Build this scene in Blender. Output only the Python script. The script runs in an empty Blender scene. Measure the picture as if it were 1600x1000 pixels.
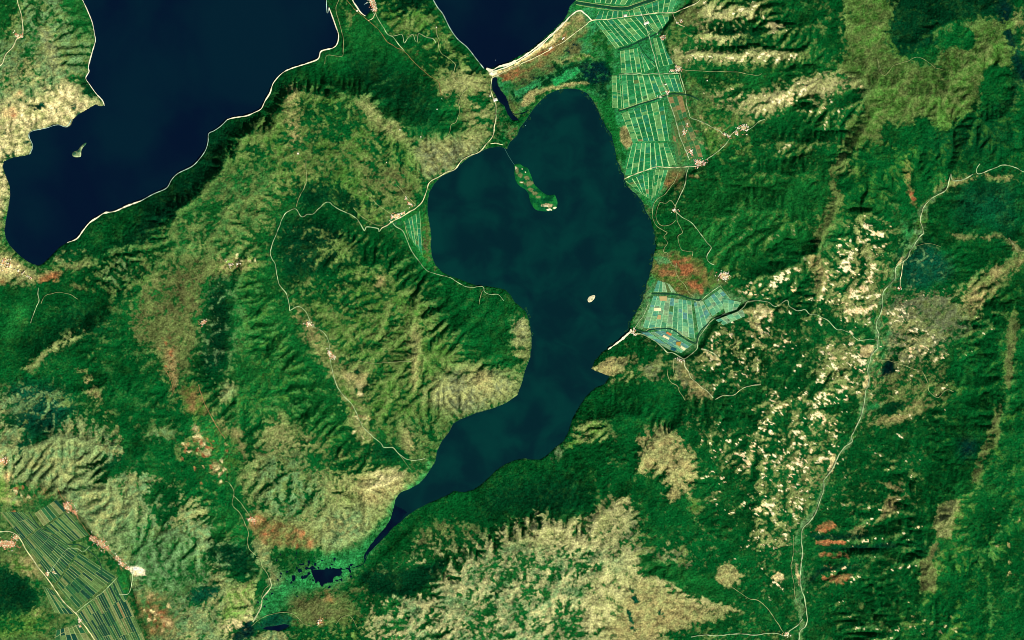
import bpy, math, random
import numpy as np
rng = np.random.default_rng(7); random.seed(7)
S = 20.0                       # metres on the ground per photograph pixel
def WX(px): return (np.asarray(px, float)-800.0)*S
def WY(py): return (500.0-np.asarray(py, float))*S
# ------------------------------------------------------------------ camera, sky, sun
scene = bpy.context.scene
cam_d = bpy.data.cameras.new('camera'); cam = bpy.data.objects.new('camera', cam_d)
scene.collection.objects.link(cam); scene.camera = cam
ALT = 400000.0
cam.location = (0, 0, ALT); cam.rotation_euler = (0, 0, 0)
cam_d.sensor_width = 36.0; cam_d.lens = 36.0*ALT/(1600*S)
cam_d.clip_start = 1000.0; cam_d.clip_end = 900000.0
SUN_EL, SUN_AZ = math.radians(40), math.radians(140)      # azimuth clockwise from north: the south-east
world = bpy.data.worlds.new('World'); scene.world = world; world.use_nodes = True
wn = world.node_tree; bg = wn.nodes['Background']
sky = wn.nodes.new('ShaderNodeTexSky'); sky.sky_type = 'NISHITA'; sky.sun_disc = False
sky.sun_elevation = SUN_EL; sky.sun_rotation = SUN_AZ
wn.links.new(sky.outputs['Color'], bg.inputs['Color']); bg.inputs['Strength'].default_value = 0.05
sun_d = bpy.data.lights.new('sun', 'SUN'); sun_d.energy = 4.7; sun_d.angle = math.radians(0.53); sun_d.color = (1.0, 0.955, 0.87)
sun = bpy.data.objects.new('sun', sun_d); scene.collection.objects.link(sun)
sun.rotation_euler = (math.pi/2-SUN_EL, 0, math.pi-SUN_AZ)
scene.cycles.pixel_filter_type = 'BLACKMAN_HARRIS'; scene.cycles.filter_width = 0.9
vs = scene.view_settings; vs.view_transform = 'Standard'; vs.look = 'None'; vs.exposure = 0.12; vs.gamma = 1.0; vs.use_curve_mapping = False

# ------------------------------------------------------------------ small tools
def lin(c):
    c = np.asarray(c, float)/255.0
    return np.where(c <= 0.04045, c/12.92, ((c+0.055)/1.055)**2.4)
def smooth(a, b, x):
    t = np.clip((x-a)/(b-a), 0, 1); return t*t*(3-2*t)
STEP = 2.0; X0, Y0 = -80.0, -80.0; NX, NY = 881, 581
gx = X0+STEP*np.arange(NX); gy = Y0+STEP*np.arange(NY)
GX, GY = np.meshgrid(gx, gy)
def samp(A, x, y):
    """bilinear look-up of a 2-pixel grid at photograph coordinates"""
    fx = np.clip((x-X0)/STEP, 0, NX-1.001); fy = np.clip((y-Y0)/STEP, 0, NY-1.001)
    ix = fx.astype(np.int32); iy = fy.astype(np.int32); u = fx-ix; v = fy-iy
    if A.ndim == 3: u = u[..., None]; v = v[..., None]
    return (A[iy, ix]*(1-u)+A[iy, ix+1]*u)*(1-v)+(A[iy+1, ix]*(1-u)+A[iy+1, ix+1]*u)*v
def mirror(x, lo, hi):
    w = hi-lo; t = np.mod(x-lo, 2*w); return lo+np.where(t > w, 2*w-t, t)
def noise(x, y, cell, seed, ang=0.0, stretch=1.0):
    """value noise, cubic eased, about -1..1"""
    r = np.random.default_rng(seed); N = 256
    T = r.uniform(-1, 1, (N, N)).astype(np.float32)
    c, s = math.cos(ang), math.sin(ang)
    u = (x*c+y*s)/(cell*stretch)+1000.37; v = (-x*s+y*c)/cell+1000.71
    iu = np.floor(u).astype(np.int64); iv = np.floor(v).astype(np.int64); fu = u-iu; fv = v-iv
    fu = fu*fu*fu*(fu*(fu*6-15)+10); fv = fv*fv*fv*(fv*(fv*6-15)+10)
    a = T[iv % N, iu % N]; b = T[iv % N, (iu+1) % N]; c2 = T[(iv+1) % N, iu % N]; d = T[(iv+1) % N, (iu+1) % N]
    return (a*(1-fu)+b*fu)*(1-fv)+(c2*(1-fu)+d*fu)*fv
def fbm(x, y, cell, seed, octs=4, gain=0.55, **k):
    o = 0; a = 1.0; n = 0
    for i in range(octs): o = o+a*noise(x, y, cell/2**i, seed+17*i, **k); n += a*a; a *= gain
    return o/math.sqrt(n)
def inside(P, X, Y):
    m = np.zeros(X.shape, bool); n = len(P)
    for i in range(n):
        x1, y1 = P[i]; x2, y2 = P[(i+1) % n]
        if y1 == y2: continue
        c = ((y1 > Y) != (y2 > Y)) & (X < (x2-x1)*(Y-y1)/(y2-y1)+x1); m ^= c
    return m
def win(P, pad):
    P = np.asarray(P, float)
    a = int(max(0, (P[:, 0].min()-pad-X0)//STEP)); b = int(min(NX, (P[:, 0].max()+pad-X0)//STEP+2))
    c = int(max(0, (P[:, 1].min()-pad-Y0)//STEP)); d = int(min(NY, (P[:, 1].max()+pad-Y0)//STEP+2))
    return slice(c, d), slice(a, b)
def dist_poly(P, X, Y, closed=True):
    D = np.full(X.shape, 1e9, np.float32); n = len(P)
    for i in range(n if closed else n-1):
        x1, y1 = P[i]; x2, y2 = P[(i+1) % n]; dx, dy = x2-x1, y2-y1; L = dx*dx+dy*dy+1e-9
        t = np.clip(((X-x1)*dx+(Y-y1)*dy)/L, 0, 1)
        D = np.minimum(D, (X-x1-t*dx)**2+(Y-y1-t*dy)**2)
    return np.sqrt(D)
def sdist(P, X, Y):
    d = dist_poly(P, X, Y); return np.where(inside(P, X, Y), -d, d)
def blur(M, r):
    """three box blurs of about r grid cells"""
    k = max(1, int(r)); 
    for _ in range(3):
        for ax in (0, 1):
            Pd = np.pad(M, [(k+1, k) if i == ax else (0, 0) for i in range(2)], mode='edge'); C = np.cumsum(Pd, ax, dtype=np.float64)
            n = M.shape[ax]
            M = ((C.take(range(2*k+1, 2*k+1+n), ax)-C.take(range(0, n), ax))/(2*k+1))
    return M

# ------------------------------------------------------------------ shores, traced
BIG_WEST = [(129,-200),(129,0),(136,15),(144,35),(148,55),(149,64),(145,78),(141,92),(138,105),(139,112),(134,122),(140,132),(150,146),(160,157),(163,165),(157,166),(149,163),(136,171),(122,179),(114,186),(111,195),(105,199),(97,197),(90,194),(82,195),(72,200),(62,203),(50,204),(45,208),(44,215),(49,222),(51,230),(48,240),(40,243),(20,246),(6,252),(4,260),(9,275),(15,290),(16,305),(13,325),(9,345),(7,360),(9,372),(15,383),(24,393),(33,401),(42,408),(52,413),(61,415),(67,412),(75,405),(85,395),(92,387),(105,379),(120,373),(130,360),(140,348),(152,340),(163,333),(180,330),(198,322),(220,314),(240,303),(260,294),(268,281),(278,271),(300,260),(312,248),(321,235),(325,222),(326,209),(335,204),(345,197),(355,187),(365,184),(385,181),(397,176),(408,170),(414,158),(422,145),(427,130),(440,115),(455,107),(480,99),(497,92),(502,80),(520,75),(527,68),(529,55),(525,42),(519,25),(514,12),(510,4),(508,-200)]
BAY = [(551,-200),(551,0),(557,10),(564,20),(571,25),(576,20),(580,15),(578,8),(574,2),(571,-200)]
BIG_NORTH = [(676,-200),(677,0),(684,12),(692,22),(703,44),(715,61),(730,74),(745,93),(756,107),(763,108),(775,104),(790,99),(806,90),(825,80),(845,64),(865,46),(880,32),(886,22),(890,10),(900,0),(905,-200)]
SMALL = [(808,212),(812,200),(822,188),(832,172),(842,160),(855,148),(870,141),(890,138),(905,140),(918,146),(927,158),(935,175),(945,195),(955,210),(960,230),(963,250),(970,265),(975,275),(978,290),(990,300),(1000,310),(1010,330),(1018,345),(1022,365),(1024,385),(1021,400),(1017,420),(1012,435),(1008,455),(1001,475),(992,492),(984,505),(984,514),(970,530),(950,543),(940,552),(930,562),(924,576),(931,580),(945,585),(952,588),(945,600),(930,606),(915,620),(902,640),(894,655),(888,675),(880,690),(870,697),(855,711),(845,718),(830,718),(820,716),(805,719),(790,725),(775,735),(765,745),(752,757),(740,765),(725,769),(710,767),(700,773),(680,782),(665,788),(650,796),(638,804),(628,813),(615,823),(605,834),(595,844),(585,855),(573,866),(568,879),(570,866),(580,850),(592,836),(603,824),(611,810),(615,795),(618,780),(625,770),(640,764),(655,756),(665,745),(672,734),(680,722),(683,705),(690,690),(702,675),(708,662),(720,655),(745,645),(770,638),(790,630),(808,618),(815,600),(820,580),(828,560),(831,540),(830,520),(827,500),(822,487),(812,478),(804,472),(798,461),(790,453),(780,450),(760,447),(745,446),(730,441),(715,435),(700,430),(690,424),(680,414),(675,400),(673,385),(674,370),(672,355),(670,345),(668,330),(668,315),(671,300),(678,288),(690,275),(705,268),(718,258),(730,248),(745,239),(765,231),(781,229),(792,233),(797,222)]
POOL = [(488,893),(500,891),(515,889),(530,888),(537,894),(530,901),(520,903),(517,910),(505,915),(497,910),(490,905),(486,899)]
LAGOON = [(408,983),(418,979),(430,978),(444,975),(453,977),(448,981),(436,986),(420,984)]
QPATCH = [(1385,568),(1392,566),(1399,570),(1397,578),(1388,586),(1381,585),(1378,578)]
CHANNEL = [(768,121),(777,121),(777,131),(783,142),(790,150),(794,160),(797,172),(803,180),(812,188),(800,188),(793,178),(788,165),(781,160),(774,148),(769,140)]
ACHILLIOS = [(803,258),(806,256),(812,256),(818,260),(824,262),(828,270),(832,280),(835,288),(842,295),(850,302),(858,305),(866,304),(869,309),(871,316),(870,324),(866,328),(858,330),(848,330),(838,328),(832,322),(828,314),(826,304),(822,297),(814,292),(807,285),(804,274)]
VIDRO = [(918,468),(920,464),(924,462),(929,461),(930,464),(927,469),(923,472),(919,472)]
GOLEM = [(135,223),(134,226),(130,230),(127,236),(126.5,244),(123,245.5),(117,245.5),(113,243),(113,239),(116,236.5),(121,235),(125,230),(129,226),(133,223)]

SD = np.minimum(np.minimum(sdist(BIG_WEST, GX, GY), sdist(BIG_NORTH, GX, GY)), np.minimum(sdist(SMALL, GX, GY), sdist(BAY, GX, GY)))
for P in (POOL, LAGOON, CHANNEL):
    w = win(P, 60); X, Y = GX[w], GY[w]; SD[w] = np.minimum(SD[w], sdist(P, X, Y))

MARSH = [(400,985),(402,940),(430,905),(432,862),(470,858),(510,865),(560,850),(600,815),(618,790),(635,800),(600,850),(560,890),(530,930),(480,935),(440,955)]
w = win(SMALL, 8); SD[w] += (1.0*noise(GX[w], GY[w], 9, 21)+.8*noise(GX[w], GY[w], 4.5, 22))*np.clip((GX[w]-900)/60, .15, 1)*(np.abs(SD[w]) < 12)
w = win(POOL, 14); SD[w] += 3.4*noise(GX[w], GY[w], 4.5, 23)*(SD[w] < 9)
w = win(MARSH, 4); inm = inside(MARSH, GX[w], GY[w]) & (SD[w] > 3); SD[w] = np.where(inm, np.minimum(SD[w], 3.4*(.86-(fbm(GX[w], GY[w], 5, 24, 2)+.7*np.exp(-((GX[w]-500)/50)**2-((GY[w]-895)/16)**2)))), SD[w])
# ------------------------------------------------------------------ relief: ridges and valleys with heights in metres above the lake
RIDGES = [
 [(150,400,150),(215,385,380),(290,322,480),(345,270,520),(362,225,480),(400,185,420),(455,145,380),(510,138,380),(560,150,520),(600,183,540),(645,208,420),(700,217,320),(735,195,120)],
 [(590,-60,200),(600,0,200),(640,22,330),(690,52,330),(715,85,300),(735,120,200),(757,150,60)],
 [(530,20,150),(545,60,180),(560,110,260),(590,150,480)],
 [(480,150,420),(500,220,380),(540,260,420),(580,290,300),(600,320,120)],
 [(400,230,440),(380,300,460),(330,360,470),(280,400,480),(240,440,470),(210,490,480),(150,520,520),(90,545,480),(45,575,400)],
 [(490,345,430),(540,385,520),(600,420,560),(640,470,600),(655,530,620),(650,590,560),(700,620,480),(755,605,330),(800,590,100)],
 [(600,420,560),(650,430,300),(700,455,120)],
 [(365,430,560),(372,500,680),(362,560,640),(345,612,520),(375,650,480),(420,640,560),(470,680,520),(520,730,470),(580,765,330),(620,760,100)],
 [(420,640,560),(430,720,480),(440,780,380),(470,830,200)],
 [(-60,690,300),(20,705,380),(90,690,560),(165,680,640),(235,735,640),(230,790,520),(300,800,480),(340,850,420),(350,900,360),(400,925,120)],
 [(180,600,600),(240,640,560),(250,700,480)], [(100,620,560),(180,600,600),(150,520,520)],
 [(590,925,60),(640,945,380),(700,910,520),(760,860,640),(840,828,820),(900,838,860),(945,800,760),(985,770,640),(1000,710,560),(1040,675,520),(1060,640,380)],
 [(900,838,860),(930,880,860),(980,905,780),(1040,935,520),(1120,952,250)], [(930,880,860),(880,940,760),(830,1000,620),(800,1080,500)],
 [(980,905,780),(980,960,560),(1000,1010,380)], [(1000,710,560),(1070,750,480),(1090,820,420),(1120,880,380),(1130,915,260)],
 [(925,576,20),(960,570,150),(1000,575,250),(1030,600,200)], [(900,690,80),(930,660,300),(970,650,420),(1040,675,520)],
 [(1040,675,520),(1100,690,450),(1180,680,620),(1220,640,700),(1290,600,560)], [(1180,680,620),(1190,760,480),(1170,860,320)],
 [(1330,-60,1150),(1340,0,1160),(1345,60,1200),(1365,125,1260),(1340,190,1200),(1310,260,1160),(1298,330,1080),(1275,390,940),(1290,450,700),(1310,500,480)],
 [(1080,8,120),(1140,10,350),(1220,0,700),(1335,0,1150)], [(1065,58,80),(1110,60,260),(1180,55,480),(1260,45,820),(1345,60,1200)],
 [(1040,95,60),(1090,85,260),(1170,90,420),(1230,80,620)], [(1090,135,80),(1150,140,300),(1220,135,600),(1290,125,950),(1365,125,1260)],
 [(1120,175,120),(1180,165,380),(1220,170,520),(1270,175,800),(1340,180,1180)], [(1150,225,200),(1220,222,460),(1260,220,700),(1330,215,1150)],
 [(1110,275,120),(1180,275,420),(1250,265,800),(1310,262,1160)], [(1050,320,60),(1130,330,380),(1200,325,700),(1298,320,1080)],
 [(1130,430,100),(1180,425,320),(1230,410,640),(1275,390,940)], [(1200,380,560),(1240,360,800),(1298,335,1080)],
 [(1365,125,1260),(1430,150,1160),(1490,135,1180),(1560,100,1240),(1620,60,1280),(1700,40,1300)], [(1430,150,1160),(1400,60,1180),(1420,-60,1200)], [(1490,135,1180),(1530,200,1040),(1580,240,860)],
 [(1390,200,1050),(1395,280,820),(1405,330,480)], [(1460,200,1000),(1470,260,640)],
 [(1450,400,480),(1490,370,760),(1570,368,980),(1597,390,1040),(1560,425,900),(1500,445,700),(1430,460,420)],
 [(1700,430,1000),(1597,460,1060),(1575,560,1120),(1568,640,1160),(1548,690,1180),(1520,745,1180),(1490,780,1200),(1470,815,1220),(1452,880,1240),(1445,940,1200),(1440,1080,1100)],
 [(1575,560,1120),(1520,590,860),(1470,600,600)], [(1548,690,1180),(1480,690,800),(1420,680,500),(1370,690,280)], [(1520,745,1180),(1440,750,760),(1370,740,400),(1310,745,200)],
 [(1470,815,1220),(1400,830,800),(1330,850,420),(1275,852,160)], [(1452,880,1240),(1380,870,720),(1320,868,380),(1275,870,150)], [(1452,880,1240),(1390,905,700),(1330,890,380),(1272,890,140)], [(1445,940,1200),(1370,945,640),(1300,945,300),(1265,950,120)],
 [(1360,505,360),(1300,470,560),(1240,500,420)], [(1440,500,520),(1420,530,480),(1400,520,350)], [(1240,560,520),(1300,560,400),(1340,590,280)], [(1290,600,560),(1280,680,420),(1240,760,360),(1220,820,260)],
 [(1620,560,900),(1640,700,1000),(1600,820,1000),(1560,900,900),(1580,1080,900)], [(60,30,260),(70,80,300),(90,130,240)],[(-60,60,300),(20,130,220),(60,180,120)],
]
VALLEYS = [
 [(578,28,6),(600,52,40),(632,82,90),(668,115,150),(688,150,230)], [(688,150,230),(660,190,330)],
 [(500,95,10),(540,110,140),(600,120,200),(660,140,220)],
 [(465,150,330),(472,225,300),(478,290,260),(461,325,240),(438,350,220),(424,400,200),(436,445,180),(452,480,165),(482,508,150),(513,548,130),(525,600,110),(552,640,85),(570,672,60),(600,698,40),(640,718,10),(672,730,4)],
 [(461,325,240),(515,325,170),(560,355,90),(592,358,20),(640,350,4)], [(300,330,400),(400,280,420)],
 [(62,440,8),(58,480,90),(30,540,150),(10,600,220),(-60,640,260)], [(62,440,8),(120,450,140),(170,470,300)],
 [(340,380,440),(330,430,440),(310,500,400),(268,570,330),(300,630,290),(340,690,250),(362,760,180),(385,815,90),(420,870,16),(440,890,5)],
 [(100,560,380),(130,590,380),(165,640,380),(195,690,400),(210,700,420)], [(30,640,260),(60,660,330),(100,640,420)], [(-60,740,120),(10,760,60),(55,790,15)],
 [(180,1000,14),(250,960,60),(300,900,120),(330,920,200)], [(262,750,330),(290,700,340),(300,640,290)],
 [(450,800,180),(420,850,30),(440,880,8)], [(570,880,4),(620,840,4)],
 [(590,985,60),(540,950,12),(450,950,5)], [(600,890,20),(700,840,150),(800,780,60),(800,735,4)],
 [(900,800,500),(900,740,160),(885,700,4)], [(1020,760,300),(960,740,380),(920,690,150)],
 [(1250,995,60),(1200,955,90),(1170,935,130),(1110,900,230),(1050,850,420),(1010,800,500)], [(1200,955,90),(1160,800,220),(1140,740,350),(1110,720,420)],
 [(1040,640,130),(1070,600,60),(1068,562,25)], [(1000,640,200),(950,600,20)],
 [(1064,38,25),(1110,35,140),(1170,30,380),(1260,30,820)], [(1068,75,30),(1130,72,220),(1200,65,460),(1270,85,800)],
 [(1062,112,25),(1130,112,160),(1200,110,360),(1260,105,600),(1320,110,950)], [(1070,148,25),(1120,158,100),(1180,187,200),(1230,165,430),(1290,145,880)],
 [(1102,252,25),(1150,205,120),(1210,195,260),(1270,195,520),(1320,195,950)], [(1102,252,25),(1170,245,200),(1240,240,430),(1300,235,900)],
 [(1060,300,30),(1120,300,180),(1190,300,420),(1270,290,800)], [(1045,390,30),(1090,385,120),(1150,370,300),(1200,350,560)],
 [(1110,455,25),(1160,430,90),(1200,385,220),(1250,375,560)], [(1130,490,25),(1170,475,70),(1240,450,330),(1270,440,500)],
 [(1590,275,700),(1540,262,620),(1500,282,520),(1480,290,480),(1440,325,400),(1428,350,370),(1405,400,340),(1390,445,320),(1375,500,290),(1355,580,250),(1340,650,220),(1328,688,195),(1300,735,170),(1275,795,145),(1254,830,125),(1250,910,90),(1256,1000,60),(1258,1080,50)],
 [(1416,245,620),(1424,290,500),(1438,325,400)], [(1350,585,255),(1385,568,330),(1430,578,380),(1462,548,480),(1500,520,700)], [(1370,665,230),(1350,672,210),(1420,655,360),(1470,630,560),(1530,620,850)],
 [(1372,650,260),(1400,632,330)], [(1262,838,130),(1330,838,320),(1390,818,560),(1440,795,900)], [(1258,862,120),(1330,860,330),(1400,855,650)], [(1258,905,100),(1290,880,220),(1360,882,500),(1420,900,900)],
 [(1256,960,75),(1300,925,220),(1370,920,500)], [(1290,750,160),(1340,720,260),(1420,720,560),(1480,730,800)], [(1375,500,290),(1330,520,330),(1290,510,420)], [(1345,640,225),(1300,630,360)], [(1400,400,340),(1440,440,420),(1500,480,600),(1560,470,900)],
 [(1380,320,480),(1430,350,370)], [(1380,450,330),(1340,420,460),(1330,350,700)], [(1680,500,850),(1640,640,980),(1610,760,1040),(1560,880,1060),(1530,1000,1000),(1520,1080,950)], [(1700,240,500),(1620,275,640),(1590,275,700)],
]
PLAINS = [ # level ground: polygon, height
 ([(900,-80),(1085,-80),(1075,8),(1050,24),(1030,50),(1040,80),(1058,112),(1074,150),(1085,190),(1098,215),(1105,250),(1068,275),(1040,300),(1020,335),(1008,318),(985,292),(968,250),(958,205),(935,165),(900,130),(850,138),(812,180),(785,150),(775,118),(850,80)], 9),
 ([(1018,398),(1048,396),(1110,455),(1128,444),(1172,470),(1115,500),(1086,552),(1062,556),(990,512),(1010,460)], 9),
 ([(-80,770),(20,790),(90,778),(118,805),(150,850),(195,895),(215,960),(260,1080),(-80,1080)], 14),
 ([(612,345),(655,325),(675,415),(650,400)], 7),
 ([(400,940),(420,870),(450,862),(520,868),(580,835),(640,770),(690,730),(660,800),(600,860),(560,910),(480,935),(440,955),(400,990)], 4)]

def control_grid(step):
    nx = int((NX-1)*STEP/step)+1; ny = int((NY-1)*STEP/step)+1
    F = np.zeros((ny, nx)); N = np.zeros((ny, nx))
    for lines, val in ((RIDGES, 1), (VALLEYS, 0)):
        for L in lines:
            for (xa, ya, ha), (xb, yb, hb) in zip(L[:-1], L[1:]):
                n = int(max(abs(xb-xa), abs(yb-ya))/step*2)+2; t = np.linspace(0, 1, n)
                x = xa+(xb-xa)*t; y = ya+(yb-ya)*t
                dx_ = noise(x, y, 46, 5)*11+noise(x, y, 17, 6)*5; dy_ = noise(x, y, 46, 9)*11+noise(x, y, 17, 10)*5; x = x+dx_; y = y+dy_
                ix = np.round((x-X0)/step).astype(int); iy = np.round((y-Y0)/step).astype(int)
                k = (ix >= 0) & (ix < nx) & (iy >= 0) & (iy < ny)
                np.add.at(F, (iy[k], ix[k]), (ha+(hb-ha)*t)[k]); np.add.at(N, (iy[k], ix[k]), 1)
    return F, N
def lap(H):
    P = np.pad(H, 1, mode='edge'); return (P[:-2, 1:-1]+P[2:, 1:-1]+P[1:-1, :-2]+P[1:-1, 2:])*0.25
def up2(H, ny, nx):
    y = np.linspace(0, H.shape[0]-1.0001, ny); x = np.linspace(0, H.shape[1]-1.0001, nx)
    iy = y.astype(int); ix = x.astype(int); v = (y-iy)[:, None]; u = (x-ix)[None]
    iy2 = np.minimum(iy+1, H.shape[0]-1); ix2 = np.minimum(ix+1, H.shape[1]-1)
    return (H[iy][:, ix]*(1-u)+H[iy][:, ix2]*u)*(1-v)+(H[iy2][:, ix]*(1-u)+H[iy2][:, ix2]*u)*v
H = None
for step, its in ((20, 300), (10, 160), (4, 120)):
    F, N = control_grid(step); ny, nx = F.shape
    X = X0+step*np.arange(nx); Y = Y0+step*np.arange(ny); X, Y = np.meshgrid(X, Y)
    fix = N > 0; V = np.where(fix, F/np.maximum(N, 1), 0)
    sd = samp(SD, X, Y); V = np.where(sd < 0, 0, V); fix = fix | (sd < 0)
    H = np.full((ny, nx), 300.0) if H is None else up2(H, ny, nx)
    for k in range(its): H = np.where(fix, V, lap(H))
nx4, ny4 = H.shape[1], H.shape[0]
# ------------------------------------------------------------------ running water carves the slopes (stream power, solved down the drainage tree)
NB = [(-1,-1),(-1,0),(-1,1),(0,-1),(0,1),(1,-1),(1,0),(1,1)]
def erode(H, fixed, cell, K, its, D, up, m=0.46):
    ny, nx = H.shape; n = ny*nx; idx = np.arange(n).reshape(ny, nx)
    RW = [blur(np.random.default_rng(500+q).uniform(.1, 1.9, (ny, nx)), 1) for q in range(12)]
    for it in range(its):
        P = np.pad(H, 1, constant_values=1e9); I = np.pad(idx, 1)
        best = np.zeros((ny, nx)); rec = idx.copy(); dd = np.ones((ny, nx))
        for dy, dx in NB:
            d = cell*math.hypot(dx, dy)
            s = (H-P[1+dy:1+dy+ny, 1+dx:1+dx+nx])/d*RW[(dy*3+dx)%4+4*(it%3)]
            b = s > best; best = np.where(b, s, best); rec = np.where(b, I[1+dy:1+dy+ny, 1+dx:1+dx+nx], rec); dd = np.where(b, d, dd)
        rec = np.where(fixed, idx, rec).ravel(); dd = dd.ravel()
        dep = (rec != np.arange(n)).astype(np.int32); r = rec.copy()
        while True:
            nd = dep+dep[r]; r = r[r]
            if (nd == dep).all(): break
            dep = nd
        order = np.argsort(dep, kind='stable'); ds = dep[order]; cuts = np.searchsorted(ds, np.arange(ds[-1]+2))
        A = np.ones(n)
        for l in range(len(cuts)-2, 0, -1):
            q = order[cuts[l]:cuts[l+1]]; A += np.bincount(rec[q], A[q], minlength=n) if len(q) > 20000 else 0
            if len(q) <= 20000: np.add.at(A, rec[q], A[q])
        h = H.ravel()+np.where(fixed.ravel(), 0, up); Fk = K*(A*(cell/40)**2)**m/dd
        for l in range(1, len(cuts)-1):
            q = order[cuts[l]:cuts[l+1]]; h[q] = (h[q]+Fk[q]*h[rec[q]])/(1+Fk[q])
        H = h.reshape(ny, nx)
        H = np.where(fixed, H, H+D*(lap(H)-H)) if D else H
    return H, A.reshape(ny, nx)
X, Y = np.meshgrid(X0+4*np.arange(nx4), Y0+4*np.arange(ny4))
H = H*(0.80-.12*smooth(1100, 1250, X))*(1-.22*smooth(1380, 1460, X)*smooth(380, 480, Y))*(1-.15*smooth(1240, 1300, X)*smooth(420, 300, Y))*(1-.32*np.exp(-((X-840)/230)**2-((Y-845)/110)**2))*(1+0.20*fbm(X, Y, 60, 3, 3))+34*fbm(X, Y, 34, 4, 4, gain=.62)*smooth(0, 160, H)
fixed4 = samp(SD, X, Y) < 0
H = np.where(fixed4, 0, np.maximum(H, 1))
H, _ = erode(H, fixed4, 80.0, 4.0, 9, 0.10, 3.0)
H = up2(H, NY, NX); fixed2 = SD < 0
H = np.where(fixed2, 0, np.maximum(H+9*fbm(GX, GY, 8, 8, 3)*smooth(0, 60, H), 1))
H, AREA = erode(H, fixed2, 40.0, 5.0, 12, 0.05, 2.5)
FLAT = np.zeros((NY, NX)); FH = np.zeros((NY, NX))
for P, h in PLAINS:
    w = win(P, 60); d = sdist(P, GX[w], GY[w]); k = smooth(9, -1, d)
    FLAT[w] = np.maximum(FLAT[w], k); H[w] = H[w]*(1-k)+h*k
H = np.maximum(H, 3)
H = H*1.0
# ------------------------------------------------------------------ land cover
C = dict(dark=(3,52,26), forest=(6,78,31), mid=(16,90,35), bright=(26,112,46), black=(2,34,34), teal=(8,72,48),
 scrub=(54,106,50), olive=(98,120,62), khaki=(146,152,92), tan=(160,150,94), cream=(232,216,152), white=(252,240,196), red=(164,104,64),
 sage=(98,136,84), wet=(34,118,58), brown=(92,98,56), moss=(64,110,42), grey=(104,114,80), bluish=(60,100,84), rust=(122,102,60), lime=(96,142,58), pale=(182,180,120), grass=(92,110,58), field=(50,138,80), bright2=(30,150,72), lime2=(48,146,74), sand=(246,222,150))
Fc = np.full((NY, NX), 0.85); OA = np.zeros((NY, NX, 3))+lin(C['scrub']); OB = np.zeros((NY, NX, 3))+lin(C['olive'])
FO = np.zeros((NY, NX, 3))+lin(C['forest']); BARE = np.zeros((NY, NX)); SMO = np.zeros((NY, NX))
def paint(pts, f=None, a=None, b=None, fo=None, bare=None, soft=3, alpha=1.0, sm=None):
    w = win(pts, soft*STEP*3+4); M = inside(pts, GX[w], GY[w]).astype(float)
    if soft: M = blur(M, soft)
    M = M*alpha
    if f is not None: Fc[w] = Fc[w]*(1-M)+f*M
    if sm is not None: SMO[w] = SMO[w]*(1-M)+sm*M
    if bare is not None: BARE[w] = BARE[w]*(1-M)+bare*M
    for arr, c in ((OA, a), (OB, b or a), (FO, fo)):
        if c: arr[w] = arr[w]*(1-M[..., None])+lin(C[c])*M[..., None]
def blobs(pts, r, **k):
    for p in pts:
        rr = p[2] if len(p) > 2 else r
        paint([(p[0]+rr*math.cos(t)*(1+.3*math.sin(3*t+p[0])), p[1]+rr*.8*math.sin(t)*(1+.3*math.cos(2*t+p[1]))) for t in np.linspace(0, 6.283, 12)[:-1]], **k)
# west shore
paint([(-80,-80),(150,-80),(150,60),(140,110),(163,165),(45,210),(45,245),(-80,260)], f=.42, a='olive', b='sage', fo='mid')
paint([(90,-80),(140,-80),(150,60),(125,60),(105,30)], f=.85, a='scrub', fo='mid')
paint([(-80,-80),(30,-80),(30,50),(0,60),(-80,60)], f=.75, a='olive', fo='mid')
paint([(-80,110),(60,85),(100,100),(120,125),(100,150),(60,160),(0,165),(-80,170)], f=.38, a='khaki', b='sage', fo='mid')
paint([(60,40),(80,50),(95,105),(80,115),(70,80)], f=.1, a='khaki', b='grey', soft=2)
paint([(-80,160),(40,158),(70,140),(110,130),(135,155),(165,163),(130,178),(105,200),(45,206),(52,240),(-80,260)], f=.08, a='cream', b='khaki', fo='teal', soft=3)
paint([(120,120),(134,122),(162,158),(140,153),(128,140)], f=.99, fo='dark', soft=1)
blobs([(60,170,9),(118,165,5),(92,170,5),(28,200,6)], 5, f=.9, fo='teal', soft=1)
blobs([(18,176,12),(30,148,6)], 5, f=.0, a='red', b='sand', soft=1)
paint([(-80,240),(2,250),(14,295),(10,340),(-80,345)], f=.15, a='cream', b='khaki', soft=2)
paint([(-80,335),(5,340),(10,370),(40,405),(20,420),(-80,390)], f=.3, a='moss', b='khaki', soft=2)
paint([(5,330),(17,300),(20,390),(60,412),(95,405),(95,420),(60,432),(30,415),(5,380)], f=.5, a='wet', b='moss', fo='mid', soft=2)
paint([(-80,395),(20,400),(60,425),(95,420),(88,440),(60,446),(0,450),(-80,450)], f=.02, a='khaki', b='tan', soft=2)
paint([(-80,395),(16,402),(22,425),(0,430),(-80,430)], f=.0, a='sand', b='khaki', soft=1)
paint([(56,436),(95,420),(88,441),(66,445)], f=0, a='red', b='red', soft=1)
paint([(-80,432),(10,438),(12,447),(-80,450)], f=0, a='red', b='tan', soft=1)
# south of the big lake
paint([(-80,446),(60,446),(100,440),(120,450),(160,470),(180,500),(120,540),(60,600),(-80,620)], f=.93, fo='forest', a='scrub', soft=4)
paint([(25,480),(50,465),(45,490),(25,520),(10,545),(5,520)], f=.9, fo='bright', a='moss')
paint([(70,480),(105,478),(100,492),(75,490)], f=.5, a='olive', b='khaki')
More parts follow.
